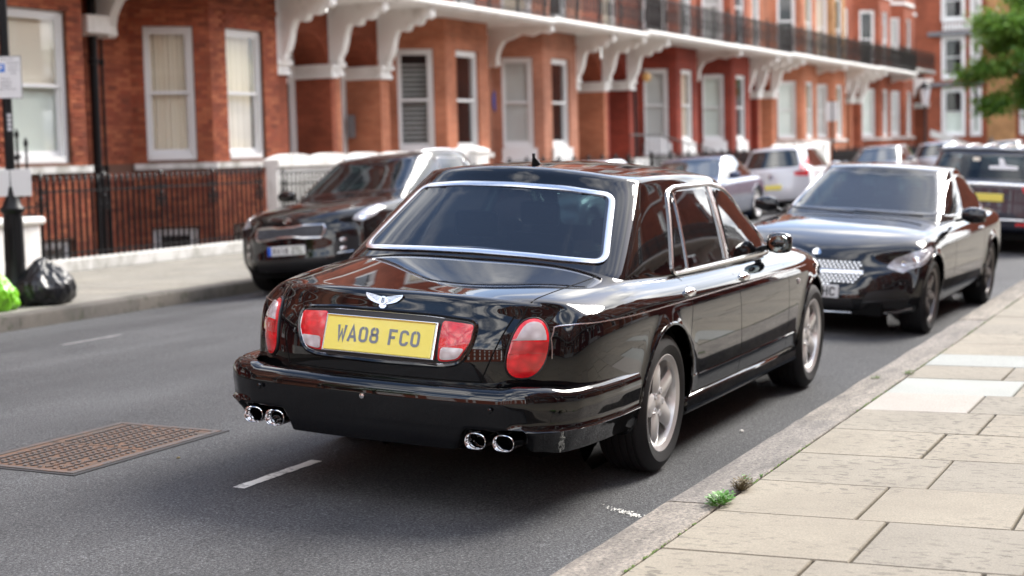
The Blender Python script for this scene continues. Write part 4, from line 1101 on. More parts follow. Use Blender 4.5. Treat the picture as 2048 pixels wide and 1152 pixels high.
# individual bricks on the two nearest houses
def lay_bricks():
    me = MB().box(-.5, .5, -.5, .5, -.5, .5).mesh('brick', 'brick_piece'); items = []
    for idx in (0, 1):
        r = houses[idx]
        for (p0, p1, ops) in HOLES[idx]:
            d = p1-p0; L = d.length; d = d.normalized(); n = Vector((d.y, -d.x)); ang = atan2(d.y, d.x)
            row = 0; z = -.9
            while z < 4.66:
                z1 = min(z+.065, 4.67); u = -(.1125 if row % 2 else 0); soldier = False
                while u < L:
                    iv = [(max(u, 0.002), min(u+.215, L-.002))]
                    for o in ops:
                        if z < o[3]-.001 and z1 > o[2]+.001:
                            nv = []
                            for (q, w) in iv:
                                if w <= o[0] or q >= o[1]: nv.append((q, w))
                                else:
                                    if q < o[0]: nv.append((q, o[0]))
                                    if w > o[1]: nv.append((o[1], w))
                            iv = nv
                    for q, w in iv:
                        if w-q > .02 and not (1.45 < z+.03 < 1.57):
                            jit = random.uniform(0, .003)
                            # gauged lintel over the windows stands proud
                            lin = any(o[0]-.08 < (q+w)/2 < o[1]+.08 and o[3] < z < o[3]+.30 and o[3] > 2 for o in ops)
                            frame = any((abs((q+w)/2-o[0]+.12) < .12 or abs((q+w)/2-o[1]-.12) < .12) and 1.6 < z < o[3]+.3 and o[3] > 2 for o in ops)
                            pr = .006+jit+(.022 if lin or (frame and idx == 0) else 0)
                            c = p0+d*((q+w)/2); items.append((idx, c, n, ang, z, z1, w-q, pr))
                    u += .225
                z += .075; row += 1
    def key(it):
        return (0 if it[4] > 1.57 else 1, it[1].x+houses[it[0]].location.x)
    cand = [it for it in items if it[0] == 0 and 4.0 < it[1].x < 6.95 and it[2].y < -.9 and it[4] > 1.2]
    cand = sorted(cand, key=lambda it: (it[4] > 3.97, abs(it[1].x-6.2)))[:300]; ids = set(map(id, cand))
    for it in cand:
        o = link('brick', me, houses[it[0]]); c = it[1]+it[2]*(it[7]/2-.02)
        o.location = (c.x, c.y, (it[4]+it[5])/2); o.scale = (it[6], it[7]+.04, it[5]-it[4]); o.rotation_euler = (0, 0, it[3])
    for idx in (0, 1):
        mb = MB()
        for it in items:
            if it[0] != idx or id(it) in ids: continue
            c = it[1]+it[2]*(it[7]/2-.01); d = Vector((cos(it[3]), sin(it[3]), 0))
            mb.obox((c.x, c.y, (it[4]+it[5])/2), d*it[6]/2, Vector((it[2].x, it[2].y, 0))*(it[7]/2+.01), (0, 0, (it[5]-it[4])/2))
        tag(mb.build('brickwork', 'brick_piece', houses[idx], fix=False), kind='stuff')
lay_bricks()
# extra bits on the houses
def on_house(i, mb, name, mat, **k): return mb.build(name, mat, houses[i], **k)
def drainpipe(x, y, z0, z1, r, label, hopper=False):
    root = empty('drainpipe', (x, y, 0), label=label, cat='drainpipe')
    MB().tube([(0, 0, z0), (0, 0, z1)], r, 12).build('pipe', 'iron', root, True)
    z = z0+1.2
    while z < z1:
        MB().lathe([(r, -.05), (r+.018, -.045), (r+.018, .045), (r, .05)], 12, c=(0, 0, z)).build('pipe_collar', 'iron', root, True); z += 1.8
    return root
drainpipe(22.75, 17.82, -1.5, 6.0, .075, 'thick black drainpipe between the first two bay windows')
drainpipe(23.08, 17.90, -1.5, 4.3, .025, 'thin black pipe right beside the thick drainpipe')
drainpipe(32.95, 17.80, 0, 4.6, .06, 'black drainpipe right of the white porch capitals')
drainpipe(48.75, 17.6, 0, 4.3, .055, 'black drainpipe under the globe lamp')
drainpipe(64.6, 17.7, 0, 4.2, .06, 'black drainpipe right of the third porch')
tag(MB().box(22.05, 22.65, 17.35, 17.9, 3.72, 4.02).build('wall_box', 'white', bevel=.02), 'small off-white box on the wall left of the thick drainpipe', 'vent box')
pq = MB().lathe([(0, -.03), (.27, -.03), (.28, 0), (0, .0)], 28, axis='y').build('blue_plaque', 'plaque', None, True); pq.location = (39.25, 17.985, 2.93); pq.scale = (.72, 1, 1.05); tag(pq, 'oval blue plaque on the wall between two bays', 'plaque')
gl = empty('globe_lamp', (48.62, 17.15, 3.80), label='small globe lamp beside the second pair of porches', cat='wall lamp')
MB().lathe([(0, -.15), (.09, -.12), (.15, 0), (.09, .12), (0, .15)], 16).build('glass_globe', 'amber', gl, True); MB().tube([(0, 0, .12), (0, .1, .2), (0, .5, .18)], .015, 6).build('lamp_arm', 'iron', gl)
for (x, y, z, w, lb) in ((33.3-1.2, 17.9, 2.0, .16, 'grey entry phone panel in the second doorway'),): tag(MB().box(31.62, 31.72, 17.9, 18.05, 2.0, 2.5).build('entry_panel', 'slate'), lb, 'entry phone')
tag(MB().box(46.9, 47.2, 18.16, 18.2, 2.3, 2.55).build('notice', 'sign'), 'small white notice inside the deep red porch', 'notice')
# parapets and gate piers in front of the porches
def parapet(x0, x1, y, zt, label, npier=(), bumps=5):
    root = empty('porch_parapet', (x0, y, 0), label=label, cat='parapet wall'); L = x1-x0
    MB().box(0, L, 0, .22, .06, zt-.12).build('parapet_wall', 'white', root)
    pl = [(0, zt-.12), (0, zt)]
    for k in range(bumps):
        for t in range(9): u = (k+t/8)/bumps; pl.append((u*L, zt+.10*sin(pi*t/8)))
    pl += [(L, zt), (L, zt-.12)]
    MB().prism(pl, -.05, .27, 'xz').build('scalloped_coping', 'white', root)
    for px in npier:
        o = MB().box(px, px+.62, -.2, .42, .06, zt+.02).build('gate_pier', 'white', root)
        MB().lathe([(.46, zt+.02), (.49, zt+.05), (.47, zt+.10), (.30, zt+.15), (.12, zt+.19), (0, zt+.2)], 4).build('pier_cap', 'white', o)
        o.children[0].location = (px+.31, .11, 0); o.children[0].rotation_euler = (0, 0, pi/4)
parapet(25.0, 33.0, 15.72, 1.58, 'white scalloped porch parapet behind the black SUV', (7.8,), 6)
parapet(58.6, 65.2, 15.72, 1.55, 'white scalloped porch parapet behind the white hatchback', (6.4,), 5)
parapet(75.5, 80.0, 15.72, 1.3, 'low white porch parapet far along the terrace', (), 4)
tag(MB().box(43.0, 44.1, 15.75, 16.0, .06, 1.2).build('white_wall', 'white'), 'short white wall between railings left of the deep red porch', 'wall')
tag(MB().box(44.3, 50.5, 16.05, 16.2, .06, 1.35).build('white_wall', 'whitewash'), 'long white area wall seen through the railings by the deep red porch', 'wall')
# near-left gate pier with ironwork
gp = empty('gate_pier', (17.55, 15.25, .06), label='short white rendered gate pier at the left edge', cat='gate pier')
MB().box(-.9, .62, 0, .42, 0, .72).build('pier_block', 'white', gp, bevel=.03); MB().box(-.95, .68, -.06, .48, .72, .83).build('pier_cap', 'white', gp, True, 30, bevel=.045)
ir = empty('iron_finial_panel', (17.75, 15.42, .85), label='tall scrolled black iron finial above the white gate pier', cat='ironwork')
for k, (xx, hh) in enumerate(((.05, .95), (.22, 1.12), (.40, 1.0))):
    mb = MB().tube([(xx, 0, -.3), (xx, 0, hh)], .016, 8); mb.lathe([(0, hh+.14), (.035, hh+.05), (.02, hh), (.0, hh-.02)], 8, c=(xx, 0, 0)); mb.build('iron_upright', 'iron', ir, True)
for (cx, cz, r) in ((.13, .35, .08), (.31, .35, .08), (.13, .62, .075), (.31, .62, .075), (.22, .85, .06), (.48, -.1, .07), (.55, -.25, .07)):
    MB().tube([(cx+(r*(1-t/22))*cos(t*.5), 0, cz+(r*(1-t/22))*sin(t*.5)) for t in range(18)], .012, 6).build('iron_scroll', 'iron', ir, True)
for z in (.05, .15): MB().box(-.05, .5, -.012, .012, z, z+.025).build('iron_rail', 'iron', ir)
def railing(x0, x1, y, z0, zt, label, parts=True, post=1.35, plinth=True, step=.14, grp='iron railings in front of the basement areas'):
    root = empty('iron_railing', (x0, y, 0), label=label, cat='railing', group=grp); L = x1-x0
    if plinth: MB().box(-.1, L+.1, -.14, .14, .055, z0).build('railing_plinth', 'white_sill', root, bevel=.02)
    def bar(mb, x, r, h, fin): 
        mb.tube([(x, 0, z0-.02), (x, 0, h)], r, 6); mb.lathe([(r, h), (fin*.6, h+.01), (r*.6, h+.025), (fin, h+.05), (0, h+.12)], 6, c=(x, 0, 0))
    one = MB(); bar(one, 0, .023, zt-.10, .034); bm_ = one.mesh('railing_bar', 'iron', True)
    pst = MB(); bar(pst, 0, .028, zt-.06, .045); pst.lathe([(.03, zt-.35), (.045, zt-.32), (.03, zt-.28)], 8)
    for s in (-1, 1):
        for (cz, r) in ((zt-.22, .05), (zt-.48, .055), (zt-.40, .04)): pst.tube([(s*(.035+r*.8)+r*(1-t/20)*cos(t*.55), 0, cz+r*(1-t/20)*sin(t*.55)) for t in range(14)], .009, 5)
        pst.tube([(s*.115, 0, z0), (s*.115, 0, zt-.1)], .012, 6); pst.lathe([(.0, zt+.0), (.02, zt-.06), (0, zt-.1)], 6, c=(s*.115, 0, 0))
    pm_ = pst.mesh('railing_post', 'iron', True)
    joined = MB(); n = int(L/step); last = -9
    for i in range(n+1):
        x = i*step
        if post and (x-last >= post):
            last = x; o = link('railing_post', pm_, root); o.location = (x, 0, 0); continue
        if parts: o = link('railing_bar', bm_, root); o.location = (x, 0, 0)
        else: joined.tube([(x, 0, z0-.02), (x, 0, zt-.1)], .018, 4); joined.lathe([(.02, zt-.07), (0, zt)], 4, c=(x, 0, 0))
    if not parts: tag(joined.build('railing_bars', 'iron', root), kind='stuff')
    MB().box(-.02, L+.02, -.012, .012, zt-.24, zt-.215).build('top_rail', 'iron', root); MB().box(-.02, L+.02, -.012, .012, z0+.06, z0+.085).build('bottom_rail', 'iron', root)
    return root
railing(18.5, 24.15, 15.5, .25, 1.44, 'black railing on a white plinth between the gate pier and the black SUV')
railing(24.85, 32.7, 15.5, .25, 1.38, 'black railing right in front of the white scalloped parapet', True, 2.2)
railing(34.5, 42.9, 15.5, .2, 1.45, 'black railing between the white gate pier and the short white wall', False, .9)
railing(44.2, 50.6, 15.5, .2, 1.5, 'black railing in front of the long white area wall', False, 1.6)
railing(50.9, 58.4, 15.5, .2, 1.5, 'black railing behind the slate-blue car', False, .8)
railing(66.3, 76.0, 15.5, .2, 1.45, 'black railing beyond the white hatchback', False, .8)
railing(76.5, 97.0, 15.5, .2, 1.45, 'far black railing at the end of the terrace', False, 1.2)
# basement area walls in white behind the railings
tag(MB().box(18.6, 24.4, 15.66, 15.8, -3, .05).build('area_wall', 'white_sill'), 'whitewashed basement area edge below the first railing', 'wall')
tag(MB().box(24.6, 43, 15.95, 16.05, -3, .05).build('area_wall', 'white_sill'), 'whitewashed basement area edge below the scalloped parapet', 'wall')
def iron_gate(x0, z0, x1, z1, y, lb):
    root = empty('stair_handrail', (0, 0, 0), label=lb, cat='handrail')
    MB().tube([(x0, y, z0), (x1, y, z1)], .025, 8).build('rail', 'iron', root, True)
    for k in range(7):
        t = k/6; x = lerp(x0, x1, t); MB().tube([(x, y, lerp(z0, z1, t)-.9), (x, y, lerp(z0, z1, t))], .012, 5).build('baluster', 'iron', root)
iron_gate(46.0, 2.0, 51.5, 1.5, 15.9, 'sloping black handrail of the deep red porch')
iron_gate(43.6, 2.0, 46.0, 2.0, 15.9, 'level black handrail at the top of the deep red porch steps')

# terrace on the camera's side of the street, and the rest of the far terrace behind the camera (seen in reflections)
def copies():
    cmap = {}
    for c in bpy.data.objects:
        if c.parent: cmap.setdefault(c.parent.name, []).append(c)
    lab = ['red-brick house across the street, mirrored in the car flanks', 'orange-brick house on the camera side of the street', 'pinkish house on the camera side of the street', 'deep red house on the camera side of the street']
    x = -12
    for k in range(8):
        src = houses[2+(k % 4)]; h = HS[2+(k % 4)]; W = h[2]-h[1]
        c = copy_tree(src, None, cmap); c.rotation_euler = (0, 0, pi); c.location = (x+W, -8.8, 0)
        c['label'] = ['first', 'second', 'third', 'fourth', 'fifth', 'sixth', 'seventh', 'eighth'][k]+' house along the camera side of the street, out of view'; c['group'] = 'houses on the camera side of the street'
        x += W
    x = 14.7
    for k in range(4):
        src = houses[5-(k % 4)]; h = HS[5-(k % 4)]; W = h[2]-h[1]; x -= W
        c = copy_tree(src, None, cmap); c.location = (x, YW, 0)
        c['label'] = ['nearest', 'second', 'third', 'fourth'][k]+' terraced house left of the frame, out of view'; c['group'] = 'houses left of the frame'
copies()
def reflection_block():  # unseen block added to keep bright sky out of the car's rear reflections
    r = empty('terraced_house', (-48, 0, 0), label='unseen red-brick block added behind the camera to darken the car reflections', cat='house')
    MB().box(-8, 0, -30, 40, -1, 13).build('wall', 'brick_red', r)
    for j in range(3):
        for i in range(14): MB().box(-.05, .06, -26+i*4.6, -24.6+i*4.6, 1.5+j*3.8, 3.9+j*3.8).build('window', 'frame', r)
reflection_block()

# ------------------------------------------------------------------ far building across the end of the street
def far_building():
    X = 105.
    root = empty('corner_building', (X, 0, 0), label='red and yellow brick building closing the end of the street', cat='building')
    wm = MB(); ops = []
    bays = [(16.0, 18.4), (11.2, 14.6)]
    wins = []
    for (yc, w, tall) in ((17.1, 1.2, 1), (15.75, .45, 1), (12.6, .9, 1), (11.2, .9, 1), (9, 1.2, 1), (6.5, 1.2, 1), (4, 1.2, 1), (1.5, 1.2, 1)):
        for (za, zb) in ((2.0, 4.75), (5.5, 7.95), (9.0, 11.4), (12.4, 14.6)):
            wins.append((yc, w, za, zb))
    # wall as segment from high y to low y so the outside faces -x
    p0, p1 = Vector((0, 26)), Vector((0, -18))
    for yc, w, za, zb in wins: ops.append((26-yc-w/2, 26-yc+w/2, za, zb))
    wall_seg(wm, p0, p1, -.2, 16, ops, .15); wm.build('front_wall', 'brick_red', root, fix=False)
    for yc, w, za, zb in wins:
        put_window(root, .05, yc, za+.002, -pi/2, w-.004, zb-za-.004, 'dark' if za > 5 and yc > 16 else ('half2' if za < 3 else 'plain'), 'arch')
        s = MB(); t = .11
        for a in ((-w/2-t, -w/2, 0, zb-za), (w/2, w/2+t, 0, zb-za), (-w/2-t, w/2+t, zb-za, zb-za+t), (-w/2-t, w/2+t, -t, 0)): s.box(-.06, .0, a[0], a[1], a[2], a[3])
        o = s.build('stone_surround', 'frame', root); o.location = (0, yc, za)
    for (ya, yb) in ((13.95, 14.9), (9.9, 10.5), (5.0, 5.8)):
        MB().box(-.09, -.003, ya-.55, yb+.15, 0, 16).build('yellow_brick_pier', 'brick_yellow', root)
    MB().box(-.35, 0, 15.3, 18.6, 8.05+.0, 8.30).build('stone_cornice', 'slate', root); MB().box(-.35, 0, 15.3, 18.6, 4.98, 5.2).build('stone_cornice', 'slate', root)
    for k in range(9): MB().lathe([(.05, 8.32), (.09, 8.5), (.05, 8.8), (.05, 8.95)], 8, c=(-.25, 17.6-.2*k, 0)).build('baluster', 'frame', root)
    MB().box(-.32, -.18, 15.9, 17.75, 8.95, 9.02).build('balustrade_rail', 'frame', root)
    MB().box(-.2, .5, -18, 26, 16, 16.4).build('roof_edge', 'slate', root)
far_building()
tag(MB().prism([(17.5, 2.3), (17.5, 1.9), (14.9, .9), (14.9, 1.3)], 99.2, 99.5, 'yz').build('stair_wall', 'white'), 'sloping white stair wall at the far end of the terrace', 'stair wall')
railing(0, 10, 0, .1, 1.3, 'dark railing in front of the building at the end of the street', False, .8, False).location = (101.5, 8, 0)
bpy.data.objects['iron_railing.007'].rotation_euler = (0, 0, pi/2)

# ------------------------------------------------------------------ street furniture
def lamp_post():
    root = empty('lamp_post', (14.36, 12.43, .07), label='black cast-iron lamp post with parking signs at the left edge', cat='lamp post')
    mb = MB(); prof = [(0, 0), (.155, 0), (.16, .12), (.15, .2), (.125, .27), (.118, .30), (.108, .45), (.10, .95), (.102, 1.0), (.13, 1.03), (.135, 1.06), (.10, 1.10), (.085, 1.14), (.062, 1.2), (.055, 1.3)]
    mb.lathe(prof, 24).build('cast_base', 'iron', root, True, 35)
    MB().lathe([(.053, 1.28), (.047, 4.6)], 20).build('post', 'iron', root, True)
    for k in range(12):
        a = 2*pi*k/12; MB().bar((.104*cos(a), .104*sin(a), .46), (.098*cos(a), .098*sin(a), .95), .012, .012).build('flute', 'iron', root)
    # street lantern
    ln = MB().lathe([(.05, 4.6), (.12, 4.7), (.2, 5.1), (.16, 5.2), (0, 5.35)], 8).build('lantern', 'lamp_glass', root)
    # access door
    MB().box(-.115, -.10, -.04, .04, .5, .85).build('access_door', 'iron', root)
    def sgn(cx, cz, w, h, name): 
        n = Vector((-.86, -.5, 0)).normalized(); t = Vector((n.y, -n.x, 0)) 
        e = bpy.data.objects.new(name, None)
        o = MB().box(-w/2, w/2, -.003, .003, -h/2, h/2).build(name, 'sign', root, bevel=.002)
        o.location = (n.x*.075+t.x*cx, n.y*.075+t.y*cx, cz); o.rotation_euler = (0, 0, atan2(n.x, -n.y)); bpy.data.objects.remove(e); return o
    # local x of the sign must point to the viewer's right
    o = sgn(0, 2.485, .34, .46, 'parking_sign'); o.location.x += .02
    fr = MB(); w, h = .34, .46
    for a in ((-w/2, w/2, -h/2, -h/2+.008), (-w/2, w/2, h/2-.008, h/2), (-w/2, -w/2+.008, -h/2, h/2), (w/2-.008, w/2, -h/2, h/2)): fr.box(a[0], a[1], -.005, -.0035, a[2], a[3])
    fr.build('sign_border', 'sign_grey', o)
    bl = MB().box(-.085, -.005, -.0048, -.0034, .055, .145).build('blue_panel', 'sign_blue', o)
    mb = MB(); stroke_text(mb, 'P', .065, lambda a, b, d: (a-.045, -.0052, b+.10)); mb.build('letter', 'sign', bl, fix=False)
    lines = [('Mon - Fri', .02, .195, .034), ('Resident', .085, .155, .034), ('permit', .085, .118, .034), ('holders', .085, .081, .034), ('only', .085, .045, .034), ('Pay at', .0, -.015, .034), ('machine', .0, -.052, .034), ('Display', .0, -.089, .034), ('ticket 2 hours', .0, -.126, .034)]
    for txt, cx, cz, sz in lines:
        cu = bpy.data.curves.new('sign_words', 'FONT'); cu.body = txt; cu.size = sz*1.1; cu.align_x = 'CENTER'; cu.align_y = 'CENTER'; cu.resolution_u = 2
        to = bpy.data.objects.new('tmp', cu); COL.objects.link(to); dg = bpy.context.evaluated_depsgraph_get(); me = bpy.data.meshes.new_from_object(to.evaluated_get(dg)); bpy.data.objects.remove(to)
        me.materials.clear(); me.materials.append(M['sign_grey']); q = link('sign_words', me, o); q.location = (cx, -.0042, cz); q.rotation_euler = (pi/2, 0, 0)
    o2 = sgn(0, 1.34, .42, .29, 'blank_plate'); o2.location.x += .03
    st = MB().box(-.03, .03, -.058, -.052, -.10, .10).build('sticker', 'sign_grey', root); st.location = (0, 0, 2.0); st.rotation_euler = (0, 0, -.6)
    w_ = MB(); 
    for k in range(4): w_.add(ring_pts(0, -.074+.049*k, .020, .017), [tuple(range(14)) ])
    q = w_.build('sticker_marks', 'sign', st, fix=False); q.location = (0, -.0595, 0); q.rotation_euler = (pi/2, 0, 0)
def ring_pts(cx, cy, a, b): return [(cx+a*cos(2*pi*k/14), cy+b*sin(2*pi*k/14), 0) for k in range(14)]
lamp_post()
def bag(loc, sx, sy, sz, mat, label, seed, knot=True):
    import mathutils.noise as mn
    bm = bmesh.new(); bmesh.ops.create_icosphere(bm, subdivisions=5, radius=1)
    for v in bm.verts:
        p = v.co.copy(); z = p.z
        r = 1+.22*mn.noise(p*1.5+Vector((seed, 0, 0)))
        ridg = 1-abs(mn.noise(Vector((atan2(p.y, p.x)*2.2, p.z*1.2, seed*3.))))*2; r += .07*ridg
        r += .09*(1-abs(mn.noise(Vector((p.x*3.2, p.y*3.2, p.z*1.4))+Vector((seed, 3, 1))))*2.4)+.05*(1-abs(mn.noise(p*6+Vector((seed, 3, 1))))*2)+.02*(1-abs(mn.noise(p*11+Vector((seed, 3, 1))))*2)
        q = Vector((p.x*r, p.y*r, p.z*r)); q.z = max(q.z, -.72+.05*mn.noise(p*3)); 
        if z > .3: k = (z-.3)/.7; q.x = q.x*(1-.5*k)-.12*k; q.y *= 1-.5*k; q.z *= 1+.12*k
        v.co = Vector((q.x*sx, q.y*sy, (q.z+.72)*sz))
    me = bpy.data.meshes.new('rubbish_bag'); bm.to_mesh(me); bm.free()
    me.polygons.foreach_set('use_smooth', [True]*len(me.polygons)); me.materials.append(M[mat])
    o = link('rubbish_bag', me); o.location = loc; tag(o, label, 'rubbish bag', 'rubbish bags by the lamp post')
    if knot:
        mb = MB(); rr = random.Random(seed)
        for k in range(7):
            a = rr.uniform(0, 2*pi); l = rr.uniform(.05, .11)
            mb.add([(0, 0, 0), (cos(a)*l-.02*sin(a), sin(a)*l+.02*cos(a), l*.9), (cos(a)*l+.03*sin(a), sin(a)*l-.03*cos(a), l*.6)], [(0, 1, 2)])
        k_ = mb.build('tied_neck', mat, o, fix=False); k_.location = (-.06*sx, 0, 1.55*sz)
    return o
bag((14.50, 12.14, .07), .30, .27, .245, 'bag_black', 'full black rubbish bag slumped on the kerb beside the lamp post', 4)
bag((13.72, 12.18, .07), .22, .22, .22, 'bag_green', 'bright green rubbish bag left of the lamp post foot', 9)
def far_lamp():
    r = empty('street_lamp', (66.9, 12.0, .07), label='slim black lamp post with lantern far along the left pavement', cat='street lamp')
    MB().lathe([(.12, 0), (.11, .8), (.05, .9), (.04, 2.95)], 12).build('post', 'iron', r, True); MB().lathe([(.10, 2.95), (.22, 3.6), (.22, 3.62)], 8).build('lantern', 'lamp_glass', r); MB().lathe([(.26, 3.62), (.16, 3.78), (.05, 3.88), (0, 3.98)], 8).build('lantern_cap', 'iron', r)
    r = empty('sign_post', (51.6, 12.1, .07), label='thin post with a white parking plate beside the white hatchback', cat='sign post')
    MB().tube([(0, 0, 0), (0, 0, 2.9)], .04, 8).build('post', 'iron', r, True); MB().box(-.03, 0.0, -.18, .18, 2.25, 2.85).build('sign_plate', 'sign', r)
    r = empty('sign_post', (71.0, 12.1, .07), label='far thin post carrying a small white plate, right of the slim lamp', cat='sign post')
far_lamp()
bpy.data.objects.remove(bpy.data.objects['sign_post.001'])
def tree(loc, h0, h1, rad, label, seed, n=11000):
    rr = random.Random(seed); root = empty('street_tree', loc, label=label, cat='tree')
    t = MB(); t.tube([(0, 0, 0), (.05, .02, h0*.5), (0, 0, h0+.5), (.1, -.05, (h0+h1)/2)], [.17, .14, .11, .05], 10); t.build('trunk', 'bark', root, True)
    clumps = []
    for k in range(46):
        a = rr.uniform(0, 2*pi); f = rr.random(); z = lerp(h0, h1, f); R = rad*(sin(pi*min(1, f*.85+.16))**.6)*rr.uniform(.25, 1.0)
        clumps.append(Vector((R*cos(a), R*sin(a), z)))
    for c in clumps[:26]:
        b = MB(); s0 = Vector((0, 0, max(h0*.8, c.z-1.6))); b.tube([s0, s0.lerp(c, .5)+Vector((0, 0, .1)), c], [.045, .03, .012], 5); b.build('limb', 'bark', root)
    mb = MB()
    for i in range(n):
        c = clumps[i % len(clumps)]; p = c+Vector((rr.gauss(0, .5), rr.gauss(0, .5), rr.gauss(0, .28))); s = rr.uniform(.10, .19)
        d = Vector((rr.gauss(0, 1), rr.gauss(0, 1), rr.gauss(0, .5))).normalized(); e = d.cross(Vector((rr.gauss(0, 1), rr.gauss(0, 1), rr.gauss(0, 1)))).normalized()
        mb.add([p-d*s, p+e*s*.5, p+d*s, p-e*s*.5], [(0, 1, 2, 3)])
    tag(mb.build('crown', 'leaf', root, fix=False), kind='stuff')
tree((93, 11.1, 0), 3.2, 9.4, 3.3, 'green street tree at the far corner on the right', 3, 26000)
tree((-14, 14, 0), 3.5, 11, 4.0, 'unseen tree added behind the camera to darken the car reflections', 5, 6000)  # unseen tree, put in to darken what the boot mirrors
def person(loc, label):
    # small far figure: one continuous skinned body
    me = bpy.data.meshes.new('person')
    J = [((0, 0, .95), .13), ((0, 0, 1.2), .13), ((0, 0, 1.42), .15), ((0, 0, 1.52), .06), ((0, 0, 1.60), .09), ((0, 0, 1.70), .085),
         ((.0, .1, .90), .10), ((.08, .11, .5), .07), ((.02, .12, .08), .05), ((.14, .12, .04), .04), ((0, -.1, .90), .10), ((-.06, -.11, .5), .07), ((-.16, -.12, .1), .05), ((-.05, -.12, .04), .04),
         ((0, .2, 1.40), .07), ((.02, .26, 1.12), .05), ((.10, .25, .88), .035), ((0, -.2, 1.40), .07), ((-.04, -.26, 1.12), .05), ((0, -.25, .88), .035)]
    Ed = [(0, 1), (1, 2), (2, 3), (3, 4), (4, 5), (0, 6), (6, 7), (7, 8), (8, 9), (0, 10), (10, 11), (11, 12), (12, 13), (2, 14), (14, 15), (15, 16), (2, 17), (17, 18), (18, 19)]
    me.from_pydata([j[0] for j in J], Ed, []); o = link('person', me); o.location = loc
    sk = o.modifiers.new('skin', 'SKIN')
    for i, j in enumerate(J): me.skin_vertices[0].data[i].radius = (j[1], j[1]); 
    me.skin_vertices[0].data[0].use_root = True
    ss = o.modifiers.new('s', 'SUBSURF'); ss.levels = 1; ss.render_levels = 1
    me.materials.append(M['sign_grey']); tag(o, label, 'person')
try: person((92.0, 13.0, .07), 'distant person in dark clothes standing by the railings at the end of the street')
except Exception as e: print('person', e)
